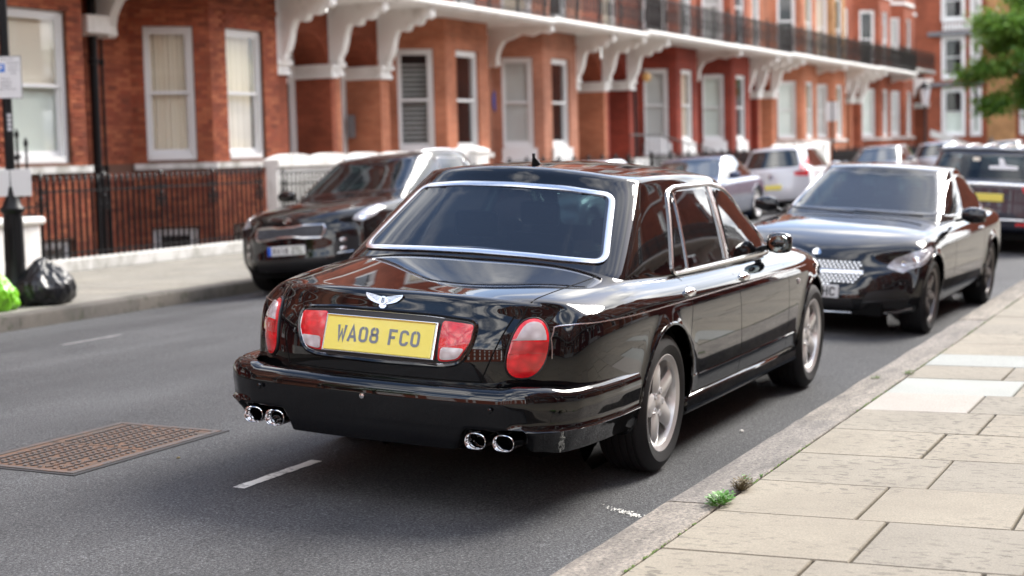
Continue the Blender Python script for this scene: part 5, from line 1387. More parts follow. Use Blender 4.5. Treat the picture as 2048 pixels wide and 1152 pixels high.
# ------------------------------------------------------------------ the black saloon in front
def hero():
    YF = [0, .36, .66, .88, 1.0]
    xs = [-1.36, -1.30, -1.16, -.90, -.55, -.30, .10, .6, 1.3, 2.0, 2.5, 2.85, 3.25, 3.6, 3.82, 3.96]
    n = len(xs)
    body = dict(xs=xs, yf=YF,
        plan=[.80, .83, .915, .965, .99, .995, 1, 1, 1, 1, .995, .99, .97, .94, .90, .87],
        plant=[.86, .88, .93, .96, .985, .99, 1, 1, 1, 1, .99, .985, .96, .92, .88, .84],
        zk=[.25, .30, .46, .62, .76, .86, .925, .97], w=[.86, .925, .95, .958, .958, .948, .905, .83], wt=[0, 0, 0, .1, .3, .55, .85, 1], shr=.97,
        sh=[.93, .935, .945, .96, .985, .995, .985, .975, .97, .965, .96, .955, .945, .93, .90, .86],
        top=[.985, .988, 1.0, 1.025, 1.06, 1.09, 1.08, 1.0, 1.0, 1.02, 1.03, 1.02, .99, .955, .925, .89],
        zb=[.42, .38, .30]+[.25]*(n-5)+[.27, .3], cf=[1, .97, .82, .40, 0],
        xr=[.04, .0, -.005, -.005, .0, .030, .065, .085], ir=[0, .012, .045, .14, .26],
        xf=[.02, 0, 0, 0, 0, .01, .04, .08], **{'if': [0, .015, .05, .13, .24]})
    gh = dict(t=[0, .12, .4, .7, .93, 1.], yf=[0, .45, .8, .95, 1.0], belly=.012, crown=.06,
        ir=[0, .02, .06, .13, .19], **{'if': [0, .01, .03, .06, .10]},
        st=[(-.50, .17, .99, 1.475, .79, .61), (-.38, .26, .98, 1.48, .805, .62), (-.08, .50, .97, 1.488, .82, .625), (.4, .75, .96, 1.492, .835, .635), (.95, 1.05, .95, 1.492, .84, .64), (1.5, 1.35, .95, 1.485, .84, .64),
            (2.05, 1.62, .95, 1.472, .835, .635), (2.42, 1.80, .96, 1.452, .82, .625), (2.60, 1.92, .96, 1.435, .80, .61)])
    wins = [dict(side='side', pts=[(.42, 1.005), (1.275, 1.005), (1.36, 1.405), (.80, 1.405), (.72, 1.375)], r=.04, mat='glass_car'),
            dict(side='side', pts=[(1.46, 1.01), (2.22, 1.005), (2.235, 1.08), (2.14, 1.19), (1.95, 1.30), (1.76, 1.375), (1.54, 1.40)], r=.03, mat='glass_car'),
            dict(side='rear', pts=[(-.685, 1.083), (-.3, 1.098), (0, 1.103), (.3, 1.098), (.685, 1.083), (.555, 1.40), (.3, 1.425), (0, 1.432), (-.3, 1.425), (-.555, 1.40)], r=.05, trim=.036, trimmat='chrome_soft', frit=.03, mat='glass_dark'),
            dict(side='front', pts=[(-.68, 1.06), (.68, 1.06), (.55, 1.38), (-.55, 1.38)], r=.05, frit=.03, mat='glass_clear')]
    S = dict(loc=(8.0347, 3.729, 0), rot=(atan(.0598), 0, 0), wb=3.116, wr=.357, ar=.398, hw=.95, track=.815, rim=.245, ww=.25, body=body, gh=gh, windows=wins,
        paint='paint_black', lv=3, glassmat='glass_car', flare=.016, wrot=.62, cab=(-.2, 2.3), seats=(.88, (.62, (-.42, .42), 1.24), (1.55, (-.42, .42), 1.26)), seatmat='seat', lipmat='paint_black',
        lines=[('door_gap', [(.42, .985), (.385, .86), (.35, .7), (.36, .56), (.395, .47)], 'black', .007),
               ('door_gap', [(1.285, .985), (1.262, .86), (1.30, .65), (1.35, .47), (1.36, .31)], 'black', .007),
               ('door_gap', [(2.34, .96), (2.38, .8), (2.42, .5), (2.44, .31)], 'black', .006),
               ('waist_line_trim', [(-1.105, .71), (-1.095, .80), (-1.06, .848), (-.98, .862)]+[(x/10., .862) for x in range(-9, 30)], 'chrome_soft', .007)])
    root, Bb, Bg = make_car('saloon_car', 'polished black luxury saloon with yellow rear number plate, parked nearest the camera', 'saloon car', S)
    bs = [Bb]; rm = rear_map(); both = [Bb, Bg]
    # chrome round the side windows, the quarter-light divider and the belt strip
    outer = [(.375, .985), (2.30, .985), (2.295, 1.09), (2.17, 1.215), (1.97, 1.325), (1.78, 1.40), (1.5, 1.43), (.80, 1.43), (.68, 1.40)]
    for sg in (-1, 1):
        sm = side_map(sg)
        drape_line([Bg], roundpoly(outer, .07), sm, .004, .026, .018, True).build('side_window_trim', 'chrome_soft', root, True)
        drape_line([Bg], [(1.37, 1.0), (1.452, 1.41)], sm, .004, .085, .012).build('centre_pillar_trim', 'chrome_soft', root, True)
        drape_line([Bg], [(.635, 1.0), (.765, 1.40)], sm, .006, .022, .016).build('quarter_light_divider', 'chrome_soft', root, True)
        # door handles
        for x in (.38, 1.43):
            h = drape_patch(bs, [(x+.085*cos(a), .895+.022*sin(a)) for a in [2*pi*k/20 for k in range(20)]], sm, .012, .02, .018, 3).build('door_handle', 'chrome', root, True)
        drape_patch(bs, [(2.63+.018*cos(a), .775+.018*sin(a)) for a in [2*pi*k/16 for k in range(16)]], sm, .006, .008, .006, 2).build('side_repeater_lamp', 'clear_lens', root, True)
        # sill
        MB().bar((.36, sg*.895, .285), (2.70, sg*.895, .285), .09, .10).build('sill_panel', 'paint_black', root, True, bevel=.02)
        drape_line(bs, [(.40, .44), (2.66, .44)], sm, .0, .012, .010).build('lower_body_moulding', 'paint_black', root, True)
        # mirrors
        mm = MB(); mm.lathe([(0, -.115), (.045, -.112), (.07, -.09), (.082, -.04), (.085, .02), (.078, .08), (.05, .115), (0, .122)], 20, axis='y')
        mi = mm.build('door_mirror', 'paint_black', root, True, 50); mi.location = (2.20, sg*.925, 1.05); mi.scale = (.75, .68, .80); mi.rotation_euler = (0, 0, -sg*.12)
        MB().bar((2.22, sg*.78, 1.0), (2.20, sg*.90, 1.03), .06, .035).build('mirror_arm', 'black', root, bevel=.01)
        g = MB(); g.lathe([(0, -.0), (.068, .0), (.07, .006), (0, .007)], 24, axis='x'); gg = g.build('mirror_glass', 'mirror', mi, True); gg.location = (-.078, 0, 0); gg.scale = (1, 1.35, .95)
    # boot lid: shut line, licence recess frame, lamps
    lid = [(-.50, .60), (-.535, .70), (-.575, .82), (-.60, .90)]
    for sg in (-1, 1):
        drape_line(bs, [(sg*abs(a), b) for a, b in lid], rm, .0001, .008, .002).build('boot_lid_gap', 'well', root, True)
        top = (lambda u, v: Vector((u, v, 4))), Vector((0, 0, -1))
        drape_line([Bb], [(-1.245, sg*.605), (-1.15, sg*.632), (-.9, sg*.66), (-.6, sg*.69), (-.40, sg*.70)], top, .0001, .008, .002).build('boot_lid_gap', 'well', root, True)
    drape_line(bs, [(x/20*.5, .605) for x in range(-20, 21)], rm, .0001, .007, .002).build('boot_lid_gap', 'well', root, True)
    rec = [(-.455, .868), (-.25, .885), (0, .888), (.25, .885), (.455, .868), (.452, .78), (.405, .69), (.33, .672), (0, .668), (-.33, .672), (-.405, .69), (-.452, .78)]
    patch(root, bs, 'plate_recess_panel', rec, 'black', rm, .05, .002, .004)
    drape_line(bs, roundpoly([(a*1.015, (b-.78)*1.06+.78) for a, b in rec], .05), rm, .003, .020, .018, True, dens=.02).build('plate_recess_frame', 'paint_black', root, True)
    drape_line(bs, roundpoly([(a*.99, (b-.78)*.97+.78) for a, b in rec], .05), rm, .004, .004, .006, True, dens=.02).build('plate_recess_chrome_edge', 'chrome_soft', root, True)
    for sg in (-1, 1):
        q = [(sg*.300, .866), (sg*.447, .856), (sg*.443, .78), (sg*.398, .70), (sg*.335, .688), (sg*.300, .690)]
        l = patch(root, bs, 'boot_lid_lamp', q, 'red_lens', rm, .018, .008, .012, .006)
        patch(root, bs, 'reversing_lens', [(sg*.312, .752), (sg*.425, .752), (sg*.392, .704), (sg*.335, .696), (sg*.312, .698)], 'clear_lens', rm, .02, .0155, .006, .002, parent=l)
    # number plate on its tilted plinth
    tl = -atan2(.055, .16)
    p = plate(root, (-1.355, 0, .779), -tl*1.0, .562, .165, 'plate_y', 'WA08 FCO', .074, True, band=False)
    p.rotation_euler = (0, .30, 0)
    e = MB().box(-.0085, -.0065, -.281, .281, .076, .0825).build('plate_top_edge', 'plate_edge', p)
    MB().box(-.0, .03, -.292, .292, -.088, .088).build('plate_plinth', 'chrome_soft', p, bevel=.004)
    # emblem: winged disc
    em = empty('winged_badge', (0, 0, 0)); em.parent = root
    h = cast(bs, Vector((-6, .015, .935)), Vector((1, 0, 0))); c, nv = h
    t = Vector((0, -1, 0)); up = nv.cross(t).normalized(); up = up if up.z > 0 else -up
    mb = MB(); seg = 14
    wing = []
    for sg in (-1, 1):
        outline = [(.012, .016), (.03, .021), (.06, .026), (.097, .031), (.093, .018), (.082, .006), (.066, -.004), (.048, -.010), (.030, -.014), (.012, -.018)]
        nO = len(outline); f_ = [c+t*(sg*a)+up*(b*1.05)+nv*.010 for a, b in outline]; b_ = [q-nv*.010 for q in f_]
        mb.add(f_+b_, [tuple(range(nO)), tuple(reversed(range(nO, 2*nO)))]+[(i, (i+1) % nO, (i+1) % nO+nO, i+nO) for i in range(nO)])
        for k in range(5): # feathers
            y0 = .020-.007*k; mb.bar(c+t*(sg*.020)+up*y0+nv*.0115, c+t*(sg*(.088-.012*k))+up*(y0+.006)+nv*.0115, .0016, .002)
    fl = [(-.012, -.012), (.012, -.012), (.020, -.026), (.010, -.036), (0, -.038), (-.010, -.036), (-.020, -.026)]
    f_ = [c+t*a+up*b+nv*.009 for a, b in fl]; b_ = [q-nv*.009 for q in f_]; nO = len(fl)
    mb.add(f_+b_, [tuple(range(nO)), tuple(reversed(range(nO, 2*nO)))]+[(i, (i+1) % nO, (i+1) % nO+nO, i+nO) for i in range(nO)])
    o = mb.build('badge_wings', 'chrome', root, fix=True)
    mb = MB()
    for r_, hgt in ((.020, .014),):
        v0 = [c+t*(r_*cos(a))+up*(r_*sin(a))+nv*hgt for a in [2*pi*k/20 for k in range(20)]]; v1 = [q-nv*hgt for q in v0]
        mb.add(v0+v1, [tuple(range(20)), tuple(reversed(range(20, 40)))]+[(i, (i+1) % 20, (i+1) % 20+20, i+20) for i in range(20)])
    mb.build('badge_disc', 'chrome', o)
    mb = MB(); stroke_text(mb, 'B', .024, lambda a, b, d: c+t*a+up*b+nv*.0148); mb.build('badge_letter', 'ink', o, fix=False)
    bpy.data.objects.remove(em)
    # tail lamps on the rear corners
    for sg in (-1, 1):
        mp = diag_map((-1.2, sg*.72, 0), (-.80, sg*.60, 0))
        def egg(rx, rz, cx=0, cz=.756, n=28, z0=None, z1=None):
            o_ = []
            for k in range(n):
                a = 2*pi*k/n; ca, sa = cos(a), sin(a); x = math.copysign(abs(ca)**.84, ca)*rx*(1-.07*sa); z = cz+math.copysign(abs(sa)**.84, sa)*rz; o_.append((cx+x-sg*.25*(z-cz), z))
            if z0 is not None: o_ = [(a, max(b, z0)) for a, b in o_]
            if z1 is not None: o_ = [(a, min(b, z1)) for a, b in o_]
            return o_
        l = patch(root, bs, 'tail_lamp', egg(.092, .128, sg*.026), 'red_lens', mp, 0, .010, .02, .014, rings=6)
        patch(root, bs, 'upper_lens', egg(.074, .110, sg*.026, z0=.792), 'clear_lens', mp, 0, .0235, .012, .003, parent=l, rings=4)
        patch(root, bs, 'middle_lens', egg(.084, .113, sg*.026, z0=.735, z1=.785), 'pink_lens', mp, 0, .0235, .012, .001, parent=l, rings=4)
        drape_line(bs, egg(.097, .133, sg*.026), mp, .002, .010, .016, True, dens=.02).build('tail_lamp_surround', 'black', root, True)
    # wrap-round bumper
    path = []
    for q in [(-.445, .962), (-.7, .962), (-.95, .945), (-1.12, .915), (-1.25, .86), (-1.345, .77), (-1.395, .66), (-1.42, .5), (-1.438, .25), (-1.442, 0)]: path.append(q)
    path = path+[(a, -b) for a, b in reversed(path[:-1])]
    P = densify([(a, b) for a, b in path], .012, False)
    for _ in range(9): P = [P[0]]+[((P[i-1][0]+2*P[i][0]+P[i+1][0])/4, (P[i-1][1]+2*P[i][1]+P[i+1][1])/4) for i in range(1, len(P)-1)]+[P[-1]]
    mb = MB(); m = len(P); secn = None
    def sm01(t): t = max(0, min(1, t)); return t*t*(3-2*t)
    for i, (x, y) in enumerate(P):
        a = Vector(P[max(i-1, 0)]); b = Vector(P[min(i+1, m-1)]); d = (b-a).normalized(); nv = Vector((d.y, -d.x))
        if nv.dot(Vector((x+.3, y*.4))) < 0: nv = -nv
        ay = abs(y); rear = sm01((-1.15-x)/.15)
        notch = rear*sm01((ay-.42)/.06)*(1-sm01((ay-.735)/.07))
        zb = lerp(.285, .300, rear)+.093*notch
        shelf = -.085*0
        zt = .592+.012*rear*sm01((ay-.62)/.1)
        crease = .405; cf_ = 1-rear*(1-sm01((ay-.62)/.16))
        sec = [(-.10, zt-.012), (-.06, zt+.0), (-.028, zt-.004), (-.006, zt-.022), (.005, zt-.052), (.004, .50), (-.004, .45), (-.006, max(crease+.012, zb+.03)), (-.008+.014*cf_, max(crease, zb+.022)), (-.012, max(crease-.022, zb+.016)), (-.014-.03*cf_, max(lerp(zb, crease, .45), zb+.012)), (-.03-.035*cf_, zb+.004), (-.07-.04*cf_, zb), (-.2, zb+.01)]
        secn = len(sec)
        for u, z in sec: mb.v.append((x+nv.x*u, y+nv.y*u, z))
    for i in range(m-1):
        for k in range(secn-1): mb.f.append((i*secn+k, i*secn+k+1, (i+1)*secn+k+1, (i+1)*secn+k))
    mb.f.append(tuple(range(secn))); mb.f.append(tuple((m-1)*secn+k for k in reversed(range(secn))))
    bump_ = mb.build('rear_bumper', 'paint_black', root, True, 55)
    for y in (-.60, -.22, .20, .60):
        s_ = MB().lathe([(0, -.006), (.011, -.005), (.013, 0)], 14, axis='x').build('parking_sensor', 'paint_black', bump_, True); s_.location = (-1.443+.03*abs(y), y, .50)
    s_ = MB().lathe([(0, -.008), (.012, -.006), (.013, 0)], 14, axis='x').build('towing_eye_cap', 'chrome_soft', bump_, True); s_.location = (-1.448, .03, .512)
    MB().box(-1.22, -.95, -.74, .74, .31, .46).build('rear_under_panel', 'well', root)
    # exhausts
    for y in (-.655, -.525, .525, .655):
        ring_o = []; mb = MB(); nk = 28
        def ov(rx, rz, x): return [(x, rx*math.copysign(abs(cos(a))**.75, cos(a)), rz*math.copysign(abs(sin(a))**.85, sin(a))) for a in [2*pi*k/nk for k in range(nk)]]
        loops = [ov(.050, .036, .16), ov(.052, .038, .0), ov(.053, .0385, -.004), ov(.0505, .0365, -.006), ov(.047, .033, -.002), ov(.045, .031, .14)]
        for l in loops: mb.v += l
        for i in range(len(loops)-1):
            for k in range(nk): mb.f.append((i*nk+k, i*nk+(k+1) % nk, (i+1)*nk+(k+1) % nk, (i+1)*nk+k))
        mb.f.append(tuple(5*nk+k for k in range(nk)))
        o = mb.build('exhaust_tip', 'chrome', root, True, 50); o.location = (-1.40+.02*(abs(y) > .6), y, .352)
        mb = MB(); mb.v = ov(.0445, .0305, .135); mb.f = [tuple(range(nk))]; mb.build('exhaust_mouth', 'well', o, fix=False)
    # roof aerial
    a = MB().tube([(.0, 0, 0), (-.02, 0, .02), (-.035, 0, .035)], [.028, .018, .009], 10, squash=.6); a.tube([(-.035, 0, .03), (-.04, 0, .058)], [.008, .010], 8)
    h = cast([Bg], Vector((.42, 0, 3)), Vector((0, 0, -1)))
    ao = a.build('roof_aerial', 'black', root, True); ao.location = h[0]
    return root
hero()
# ------------------------------------------------------------------ the other cars in the street
def interp(pts, x):
    if x <= pts[0][0]: return pts[0][1]
    for (a, b), (c, d) in zip(pts[:-1], pts[1:]):
        if x <= c: return lerp(b, d, (x-a)/(c-a))
    return pts[-1][1]
def gen_body(wb, fo, ro, hw, sh, top, belt, xr, xf, ir=None, fi=None, planr=.86, planf=.84, zbot=.2):
    L0, L1 = -ro, wb+fo
    xs = [L0, L0+.06, L0+.2, L0+.45]+[lerp(L0+.75, L1-.75, k/6) for k in range(7)]+[L1-.45, L1-.2, L1-.06, L1]
    n = len(xs); pl = []
    for x in xs:
        a = min(1, (x-L0)/.8); b = min(1, (L1-x)/.9); pl.append(min(planr+(1-planr)*sqrt(max(0, 1-(1-a)**2)), planf+(1-planf)*sqrt(max(0, 1-(1-b)**2))))
    return dict(xs=xs, yf=[0, .36, .66, .88, 1.], plan=pl, plant=pl, zk=[zbot, zbot+.08, .42, .56, .70, belt-.10, belt-.04, belt],
        w=[hw*q for q in (.90, .95, .985, 1, 1, .985, .95, .89)], wt=[0, 0, .12, .35, .6, .85, .95, 1], shr=belt,
        sh=[interp(sh, x) for x in xs], top=[interp(top, x) for x in xs], zb=[zbot+.06]+[zbot]*(n-2)+[zbot+.02], cf=[1, .96, .80, .38, 0],
        xr=xr, ir=ir or [0, .015, .06, .15, .27], xf=xf, **{'if': fi or [0, .03, .10, .20, .32]})
def gen_gh(xb, xt, zb, zt, wb, wt, sag=.03, crown=.04, ir=None, fi=None, tr=None):
    """xb, xt = (rear, front) at base and roof"""
    st = []
    for k in range(9):
        t = k/8; st.append((lerp(xb[0], xb[1], t), lerp(xt[0], xt[1], t), zb-.05, zt-sag*(2*t-1)**2-(tr or 0)*(1-t)**2, wb*(1-.05*abs(2*t-1)**3), wt*(1-.06*abs(2*t-1)**3)))
    return dict(t=[0, .12, .4, .7, .93, 1.], yf=[0, .45, .8, .95, 1.], belly=.015, crown=crown, ir=ir or [0, .02, .06, .13, .2], **{'if': fi or [0, .015, .045, .08, .13]}, st=st)
def glasses(ghs, side, wsz, rwz, frit=.035, trim=None, tm='chrome_soft', sm='glass_clear', wm='glass_clear'):
    (yb, yt, z0, z1) = wsz; (ya, yc, z2, z3) = rwz; w = []
    for s in side: w.append(dict(side='side', pts=s, r=.05, mat=sm, trim=trim, trimmat=tm))
    w.append(dict(side='front', pts=[(-yb, z0), (0, z0-.012), (yb, z0), (yt, z1), (0, z1+.012), (-yt, z1)], r=.06, mat=wm, frit=frit))
    w.append(dict(side='rear', pts=[(-ya, z2), (0, z2), (ya, z2), (yc, z3), (0, z3+.01), (-yc, z3)], r=.06, mat=sm, frit=frit))
    return w
def mirrors(root, x, y, z, mat):
    for sg in (1, -1):
        o = MB().lathe([(0, -.11), (.05, -.10), (.075, -.04), (.08, .03), (.06, .10), (0, .12)], 16, axis='y').build('door_mirror', mat, root, True, 50); o.location = (x, sg*y, z); o.scale = (.9, 1.05, .95)
        MB().bar((x, sg*(y-.16), z-.06), (x, sg*(y-.05), z-.03), .05, .03).build('mirror_arm', 'black', root)
def diamond_stuff(bvs, poly, mp, step, name, mat, root, size=.006):
    f, d = mp; xs = [p[0] for p in poly]; ys = [p[1] for p in poly]; mb = MB(); r = 0; y = min(ys)
    while y < max(ys):
        x = min(xs)+(step/2 if r % 2 else 0)
        while x < max(xs):
            if in_poly((x, y), poly):
                h = cast(bvs, f(x, y), d)
                if h: c, n = h; mb.obox(c+n*.010, (0, size, 0), (-.5*size*.8, 0, .85*size*.8), (.0034, 0, .002))
            x += step
        y += step*.62; r += 1
    tag(mb.build(name, mat, root), kind='stuff')
def coupe():
    wb, fo, ro, hw = 2.84, .82, 1.05, .905
    body = gen_body(wb, fo, ro, hw, [(-1.05, .93), (-.5, .965), (.5, .945), (2.0, .915), (2.84, .87), (3.25, .79), (3.5, .70), (3.66, .62)],
        [(-1.05, .96), (-.6, 1.0), (.5, .96), (1.9, .98), (2.3, .96), (2.84, .905), (3.3, .81), (3.55, .73), (3.66, .66)], .93,
        [.10, .03, .0, .0, .02, .05, .07, .10], [.05, .0, .01, .04, .07, .10, .13, .16])
    gh = gen_gh((-.72, 2.12), (.25, 1.18), .95, 1.40, .80, .60, .03, .03)
    win = glasses(gh, [[(-.02, .985), (1.62, .975), (1.80, .985), (1.47, 1.15), (1.15, 1.28), (.75, 1.335), (.35, 1.29), (.0, 1.12)]], (.72, .56, .99, 1.345), (.60, .5, 1.02, 1.30), .05, trim=.014)
    S = dict(loc=(17.64, 3.42, road_z(3.42)-.004), rot=(-.065, 0, pi-.030), wb=wb, wr=.335, ar=.362, hw=hw, track=.775, rim=.235, ww=.23, body=body, gh=gh, windows=win, paint='paint_char', lv=3,
        glassmat='glass_clear', flare=.02, wrot=.2, rimmat='alloy_grey', steer=0, cab=(-.3, 1.95), seats=(.80, (.35, (-.4, .4), 1.16), (1.15, (-.38, .38), 1.20)), drv=-1,
        lines=[('door_gap', [(.50, .93), (.46, .6), (.52, .30)], 'black', .007), ('door_gap', [(1.90, .90), (1.93, .6), (1.95, .30)], 'black', .007), ('side_crease_trim', [(-.6, .80), (.6, .80), (2.3, .765)], 'paint_char', .012)])
    root, Bb, Bg = make_car('coupe_car', 'dark grey coupe with studded grille parked nose-out behind the black saloon', 'coupe car', S)
    bs = [Bb]; fm = front_map()
    mirrors(root, 1.72, 1.0, 1.0, 'paint_char')
    g = [(-.40, .47), (-.20, .44), (.20, .44), (.40, .47), (.44, .55), (.40, .635), (.2, .655), (-.2, .655), (-.40, .635), (-.44, .55)]
    patch(root, bs, 'grille', g, 'black', fm, .03, .003, .01)
    diamond_stuff(bs, inset(g, .02), fm, .036, 'grille_studs', 'chrome_soft', root, .0095)
    drape_line(bs, [(-.42, .552), (-.2, .552), (.2, .552), (.42, .552)], fm, .010, .036, .02).build('grille_bar', 'chrome_soft', root, True)
    h = cast(bs, Vector((9, 0, .69)), Vector((-1, 0, 0)))
    st = MB().lathe([(0, .0), (.034, .0), (.036, .006), (.0, .008)], 20, axis='x').build('star_badge', 'chrome', root, True); st.location = cast(bs, Vector((9, 0, .70)), Vector((-1, 0, 0)))[0]; st.rotation_euler = (0, -.5, 0)
    for sg in (1, -1):
        mp = diag_map((3.1, sg*.70, 0), (.86, sg*.5, 0)); k = sg
        q = [(-.22*k, .60), (-.08*k, .555), (.12*k, .635), (.28*k, .75), (.22*k, .775), (.03*k, .735), (-.13*k, .675)]
        l = patch(root, bs, 'headlight', q, 'headlamp', mp, .02, .004, .012, .004, rings=5)
        drape_line(bs, [(-.15*k, .612), (-.05*k, .60), (.10*k, .668), (.19*k, .728)], mp, .010, .010, .008).build('daytime_strip', 'sign', l, True)
        for (a, b, r) in ((-.05*k, .635, .026), (.05*k, .672, .026)): patch(root, bs, 'lamp_projector', [(a+r*cos(t*.5236), b+r*sin(t*.5236)) for t in range(12)], 'chrome', mp, 0, .009, .004, .004, parent=l, rings=2)
        q = [(sg*.42, .25), (sg*.76, .27), (sg*.80, .36), (sg*.70, .43), (sg*.48, .40)]
        patch(root, bs, 'side_intake', q, 'black', fm, .04, .003, .01)
        drape_line(bs, [(sg*.45, .31), (sg*.60, .325), (sg*.76, .34)], fm, .008, .014, .014).build('intake_blade', 'black', root, True)
    patch(root, bs, 'lower_intake', [(-.38, .25), (.38, .25), (.36, .34), (-.36, .34)], 'black', fm, .03, .003, .01)
    drape_line(bs, [(-.80, .262), (-.68, .222), (-.3, .215), (.3, .215), (.68, .222), (.80, .262)], fm, .008, .022, .018, dens=.05).build('chrome_splitter', 'chrome_soft', root, True)
    h = cast(bs, Vector((9, 0, .40)), Vector((-1, 0, 0)))[0]
    p = plate(root, (h.x+.012, 0, .392), 0, .52, .111, 'plate_w', 'HC', .079, False, 'ink'); [setattr(c, 'location', (0, .175, 0)) for c in p.children]
    for (y0, x0, y1, x1) in ((.62, 2.12, -.05, 2.02), (-.02, 2.14, -.66, 1.98)): MB().bar((x0, y0, .985), (x1, y1, 1.0), .012, .012).build('wiper', 'black', root)
    for sg in (1, -1): drape_patch(bs, [(.62+.085*cos(a), .825+.014*sin(a)) for a in [2*pi*k/16 for k in range(16)]], side_map(sg), .014, .02, .008, 2).build('door_handle', 'chrome_soft', root, True)
coupe()
def suv():
    wb, fo, ro, hw = 2.67, .91, .90, .925
    body = gen_body(wb, fo, ro, hw, [(-.9, 1.12), (.5, 1.07), (2.2, 1.04), (2.9, .98), (3.3, .89), (3.58, .78)],
        [(-.9, 1.14), (.5, 1.08), (2.0, 1.11), (2.4, 1.09), (2.9, 1.045), (3.3, .97), (3.58, .88)], 1.05,
        [.08, .02, 0, 0, .03, .06, .08, .10], [.08, .02, .0, .02, .03, .04, .06, .08], planf=.82, zbot=.24)
    gh = gen_gh((-.80, 2.25), (-.35, 1.25), 1.05, 1.615, .85, .65, .05, .03)
    win = glasses(gh, [[(.90, 1.10), (1.88, 1.10), (1.48, 1.36), (1.18, 1.50), (.86, 1.525)], [(-.05, 1.13), (.82, 1.10), (.79, 1.53), (.1, 1.51)], [(-.58, 1.22), (-.12, 1.15), (.02, 1.49), (-.25, 1.47)]], (.76, .60, 1.14, 1.55), (.6, .5, 1.15, 1.45), .05, trim=.012)
    S = dict(loc=(20.33, 10.42, road_z(10.42)), rot=(.06, 0, pi), wb=wb, wr=.365, ar=.40, hw=hw, track=.79, rim=.24, ww=.23, body=body, gh=gh, windows=win, paint='paint_kia', lv=3,
        glassmat='glass_clear', flare=.02, wrot=.2, rimmat='alloy', cab=(-.4, 2.0), seats=(.95, (.2, (-.4, .4), 1.36), (1.15, (-.4, .4), 1.40)), drv=-1, lipmat='black',
        lines=[('door_gap', [(.86, 1.05), (.84, .6), (.88, .35)], 'black', .007), ('door_gap', [(1.98, 1.02), (2.0, .7), (2.05, .35)], 'black', .007), ('lower_cladding', [(.45, .33), (2.2, .33)], 'black', .10)])
    root, Bb, Bg = make_car('suv_car', 'black SUV parked nose-on at the left kerb with white front plate', 'SUV', S)
    bs = [Bb]; fm = front_map(); mirrors(root, 1.78, 1.04, 1.17, 'paint_kia')
    g = [(-.47, .72), (-.44, .645), (-.2, .655), (-.12, .672), (.12, .672), (.2, .655), (.44, .645), (.47, .72), (.46, .79), (.2, .80), (.12, .785), (-.12, .785), (-.2, .80), (-.46, .79)]
    patch(root, bs, 'grille', g, 'black', fm, .03, .003, .01); drape_line(bs, roundpoly(g, .03), fm, .008, .026, .022, True, dens=.03).build('grille_surround', 'chrome_soft', root, True)
    diamond_stuff(bs, inset(g, .04), fm, .03, 'grille_mesh', 'plate_ink', root, .006)
    b = MB().lathe([(0, 0), (.062, 0), (.064, .008), (0, .01)], 24, axis='x').build('oval_badge', 'chrome', root, True); hh = cast(bs, Vector((9, 0, .865)), Vector((-1, 0, 0)))[0]; b.location = hh; b.scale = (1, 1, .5); b.rotation_euler = (0, -.2, 0)
    mb = MB(); stroke_text(mb, 'KIA', .026, lambda a, c, d: (.0135, a*1.15, c*1.6), 12); mb.build('badge_letters', 'ink', b, fix=False)
    for sg in (1, -1):
        mp = diag_map((2.9, sg*.70, 0), (.70, sg*.72, 0)); k = sg
        q = [(-.20*k, .83), (-.10*k, .80), (.10*k, .86), (.27*k, .955), (.22*k, .985), (.02*k, .945), (-.15*k, .885)]
        l = patch(root, bs, 'headlight', q, 'headlamp', mp, .02, .004, .012, .004, rings=5)
        patch(root, bs, 'lamp_projector', [(-.08*k+.035*cos(t*.5236), .845+.03*sin(t*.5236)) for t in range(12)], 'chrome', mp, 0, .010, .004, .004, parent=l, rings=2)
        patch(root, bs, 'lamp_projector', [(.04*k+.03*cos(t*.5236), .895+.028*sin(t*.5236)) for t in range(12)], 'chrome', mp, 0, .010, .004, .004, parent=l, rings=2)
        q = [(sg*.56, .42), (sg*.78, .44), (sg*.80, .62), (sg*.66, .66), (sg*.56, .58)]
        f = patch(root, bs, 'fog_lamp_bezel', q, 'black', fm, .04, .003, .01)
        for (a, c) in ((.655, .60), (.655, .50)): patch(root, bs, 'fog_lamp', [(sg*a+.030*cos(t*.5236), c+.026*sin(t*.5236)) for t in range(12)], 'chrome_soft', fm, 0, .010, .004, .004, parent=f, rings=2)
        drape_line(bs, [(sg*.60, .45), (sg*.74, .46)], fm, .008, .014, .01).build('fog_lamp_blade', 'chrome_soft', f, True)
    patch(root, bs, 'lower_intake', [(-.52, .28), (.52, .28), (.48, .42), (-.48, .42)], 'black', fm, .03, .003, .01)
    h = cast(bs, Vector((9, 0, .52)), Vector((-1, 0, 0)))[0]; plate(root, (h.x+.012, 0, .52), 0, .52, .111, 'plate_w', 'KW18 ZTL', .070, False, 'ink', True)
    for sg in (1, -1): drape_line([Bg], [(-.45, sg*.57), (.2, sg*.58), (1.0, sg*.58)], ((lambda u, v: Vector((u, v, 4))), Vector((0, 0, -1))), .02, .03, .04, smooth=1).build('roof_rail', 'chrome_soft', root, True)
suv()
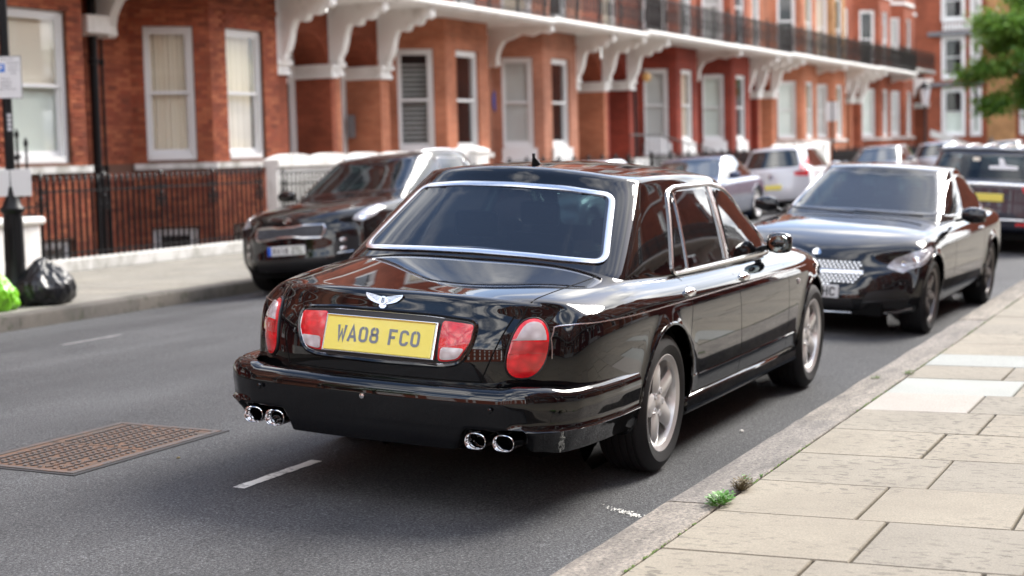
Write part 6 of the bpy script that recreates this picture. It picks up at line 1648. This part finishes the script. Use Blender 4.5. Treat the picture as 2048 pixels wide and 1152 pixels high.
def ribbed_suv():
    wb, fo, ro, hw = 2.85, .9, 1.0, .955
    body = gen_body(wb, fo, ro, hw, [(-1., 1.05), (.5, 1.03), (2.4, 1.0), (3.2, .9), (3.75, .75)], [(-1., 1.06), (.5, 1.05), (2.2, 1.08), (3.2, 1.0), (3.75, .88)], 1.03,
        [.06, .0, .0, .0, .02, .03, .04, .06], [.06, 0, 0, .02, .04, .06, .08, .1], zbot=.26, planr=.90, ir=[0, .01, .03, .09, .2])
    gh = gen_gh((-.97, 2.4), (-.74, 1.35), 1.0, 1.485, .90, .76, .05, .035, ir=[0, .01, .03, .08, .16])
    win = glasses(gh, [[(.9, 1.06), (1.95, 1.06), (1.4, 1.38), (.86, 1.42)], [(-.1, 1.06), (.82, 1.06), (.8, 1.42), (.0, 1.41)], [(-.75, 1.08), (-.2, 1.06), (-.1, 1.40), (-.62, 1.34)]], (.78, .66, 1.1, 1.4), (.77, .68, 1.04, 1.40), .03, sm='glass_dark')
    S = dict(loc=(25.55, 3.62, road_z(3.62)), rot=(.062, 0, 0), wb=wb, wr=.37, ar=.41, hw=hw, track=.82, rim=.24, ww=.24, body=body, gh=gh, windows=win, paint='paint_navy', lv=2, glassmat='glass_dark', flare=.015)
    root, Bb, Bg = make_car('suv_car', 'navy SUV with pale ribs on its roof, parked tail-on behind the dark grey coupe', 'SUV', dict(S))
    bs = [Bb]; rm = rear_map(); top = (lambda u, v: Vector((u, v, 4))), Vector((0, 0, -1))
    for y in (-.60, -.36, -.12, .12, .36, .60): drape_line([Bg], [(-.55, y), (-.3, y), (.4, y), (1.1, y)], top, .016, .06, .05, smooth=1).build('roof_rib', 'chrome_soft', root, True)  # pale metal stands in for the highlights along the roof ribs
    drape_line([Bg, Bb], [(-.74, 1.425), (-.5, 1.45), (0, 1.462), (.5, 1.45), (.74, 1.425)], rm, .03, .045, .06, dens=.05).build('roof_spoiler', 'paint_silver', root, True)  # silver colour stands in for the highlight on the navy spoiler
    drape_line(bs, [(-.80, .985), (0, .992), (.80, .985)], rm, .008, .045, .02).build('tailgate_chrome_strip', 'chrome_soft', root, True)
    for sg in (1, -1):
        l = patch(root, bs, 'tail_lamp', [(sg*.50, .965), (sg*.88, .97), (sg*.93, .86), (sg*.62, .83), (sg*.53, .88)], 'red_lens', rm, .03, .005, .012, .004)
        patch(root, bs, 'lamp_window', [(sg*.56, .90), (sg*.70, .905), (sg*.70, .86), (sg*.6, .86)], 'clear_lens', rm, .01, .012, .004, 0, parent=l)
        patch(root, bs, 'bumper_reflector', [(sg*.45, .445), (sg*.85, .445), (sg*.85, .405), (sg*.45, .405)], 'red_lens', rm, .01, .006, .01)
    drape_line(bs, [(-.85, .485), (0, .485), (.85, .485)], rm, .012, .035, .02).build('bumper_chrome_strip', 'chrome_soft', root, True)
    h = cast(bs, Vector((-6, 0, .80)), Vector((1, 0, 0)))[0]; plate(root, (h.x-.012, 0, .80), 0, .52, .111, 'plate_y', '', .079, True)
    # stickers in the rear window
    o = patch(root, [Bg], 'window_sticker', [(-.02, 1.20), (.20-.62, 1.20), (-.42, 1.25), (-.25, 1.26), (-.20, 1.36), (-.14, 1.36), (-.16, 1.24), (-.02, 1.25)], 'sign', rm, .01, .006, .003)
    patch(root, [Bg], 'window_sticker', [(.22, 1.31), (.12, 1.31), (.12, 1.36), (.22, 1.36)], 'curtain', rm, .01, .006, .003)
    for sg in (1, -1): drape_line([Bg], [(-.5, sg*.70), (1.1, sg*.70)], top, .02, .03, .04).build('roof_rail', 'chrome_soft', root, True)
ribbed_suv()
def plain_car(name, label, cat, loc, head, paint, kind, rear=False, plate_mat=None, dims=(2.7, .85, .9, .89), H=1.45, wr=.33, lampred=True):
    wb, fo, ro, hw = dims; belt = .93 if kind != 'hatch' else 1.0; zt = H
    tail = belt+.03 if kind in ('saloon', 'sport') else belt+.08
    body = gen_body(wb, fo, ro, hw, [(-ro, tail-.06), (-.4, tail), (1.5, belt), (wb, belt-.06), (wb+.5, belt-.16), (wb+fo, belt-.28)], [(-ro, tail-.03), (-.4, tail+.02), (1.5, belt+.02), (wb-.75, belt+.07), (wb, belt-.0), (wb+.5, belt-.1), (wb+fo, belt-.22)], belt,
        [.08, .02, 0, 0, .02, .05, .07, .10], [.06, 0, 0, .02, .05, .09, .12, .16])
    if kind == 'saloon': xb, xt = (-.75, wb-.62), (.05, wb-1.45)
    elif kind == 'sport': xb, xt = (-.95, wb-.62), (.45, wb-1.5)
    else: xb, xt = (-ro+.05, wb-.45), (-ro+.45, wb-1.3)
    gh = gen_gh(xb, xt, belt, zt-.04, hw-.08, hw-.28, .04, .03)
    r = xb[0]+.45; f = xb[1]-.40; tr_, tf = xt[0]+.12, xt[1]+.02; zg = zt-.12
    sw = [(max(r, tr_-.55), belt+.04), (f, belt+.04), (lerp(f, tf, .6), lerp(belt+.04, zg, .62)), (tf, zg), (tr_+.1, zg), (lerp(r, tr_, .4)-.02, lerp(belt, zg, .6))]
    win = glasses(gh, [sw], (hw-.19, hw-.34, belt+.06, zt-.10), (hw-.24, hw-.36, belt+.08, zt-.12), .03)
    for w in win: w['mat'] = 'glass_far'
    S = dict(loc=(loc[0], loc[1], road_z(loc[1])), rot=((.055 if loc[1] > CY else -.055)*(1 if head else -1), 0, pi if head else 0), wb=wb, wr=wr, ar=wr+.03, hw=hw, track=hw-.13, rim=wr*.69, ww=.22, body=body, gh=gh, windows=win, paint=paint, lv=2, glassmat='glass_far', far=True, group=None,
        lines=[('door_gap', [(wb*.47, belt-.02), (wb*.46, .5), (wb*.48, .3)], 'black', .008)])
    root, Bb, Bg = make_car(name, label, cat, S); bs = [Bb]; fm, rm = front_map(), rear_map(); mirrors(root, wb-1.0, hw+.09, belt+.07, paint)
    for sg in (1, -1):
        z = belt-.30
        patch(root, bs, 'headlight', [(sg*(hw-.42), z), (sg*(hw-.12), z+.05), (sg*(hw-.10), z+.14), (sg*(hw-.40), z+.09)], 'headlamp', fm, .03, .004, .012, .004)
        patch(root, bs, 'tail_lamp', [(sg*(hw-.36), tail-.20), (sg*(hw-.06), tail-.24), (sg*(hw-.07), tail-.08), (sg*(hw-.34), tail-.08)], 'red_lens', rm, .03, .004, .012, .004)
    patch(root, bs, 'grille', [(-.35, .42), (.35, .42), (.38, .56), (-.38, .56)], 'black', fm, .03, .003, .01)
    for mp, sgn_, mt, rf in ((fm, 1, 'plate_w', False), (rm, -1, plate_mat or 'plate_y', True)):
        o_ = Vector((9 if not rf else -6, 0, .5 if not rf else .62)); h = cast(bs, o_, Vector((-1 if not rf else 1, 0, 0)))
        plate(root, (h[0].x+.012*sgn_, 0, o_.z), 0, .52, .111, mt, '', .079, rf)
    return root, Bb, Bg
plain_car('saloon_car', 'silver saloon mostly hidden behind the black saloon, its bright roof just showing', 'saloon car', (27.1, 10.4), True, 'paint_silver', 'saloon')
plain_car('sports_saloon_car', 'slate-blue sporty saloon with broad haunches, left of the white hatchback', 'saloon car', (34.35, 10.60), True, 'paint_blue', 'sport', dims=(2.95, .92, 1.12, .965), H=1.45, wr=.36)
r, Bb, Bg = plain_car('hatchback_car', 'white hatchback seen from behind with yellow plate and red lamps', 'hatchback', (39.1, 10.42), False, 'paint_white', 'hatch', dims=(2.7, .85, .85, .9), H=1.60)
for sg in (1, -1): patch(r, [Bb, Bg], 'high_tail_lamp', [(sg*.66, .98), (sg*.84, .98), (sg*.80, 1.28), (sg*.70, 1.30)], 'red_lens', rear_map(), .03, .004, .012)
b = MB().lathe([(.0, 0), (.05, 0), (.055, -.01), (0, -.012)], 20, axis='x').build('round_badge', 'chrome', r, True); b.location = cast([Bb], Vector((-6, 0, .86)), Vector((1, 0, 0)))[0]
plain_car('hatchback_car', 'grey hatchback facing the camera, just left of the small silver car', 'hatchback', (52.0, 10.4), True, 'paint_grey', 'hatch', H=1.55)
plain_car('hatchback_car', 'silver hatchback far down the left kerb with a red tail lamp showing', 'hatchback', (58.4, 9.95), False, 'paint_silver', 'hatch', H=1.60)
plain_car('hatchback_car', 'pale car far off under the tree, above the navy SUV roof', 'hatchback', (80.5, 10.5), True, 'paint_white', 'hatch', H=1.60)
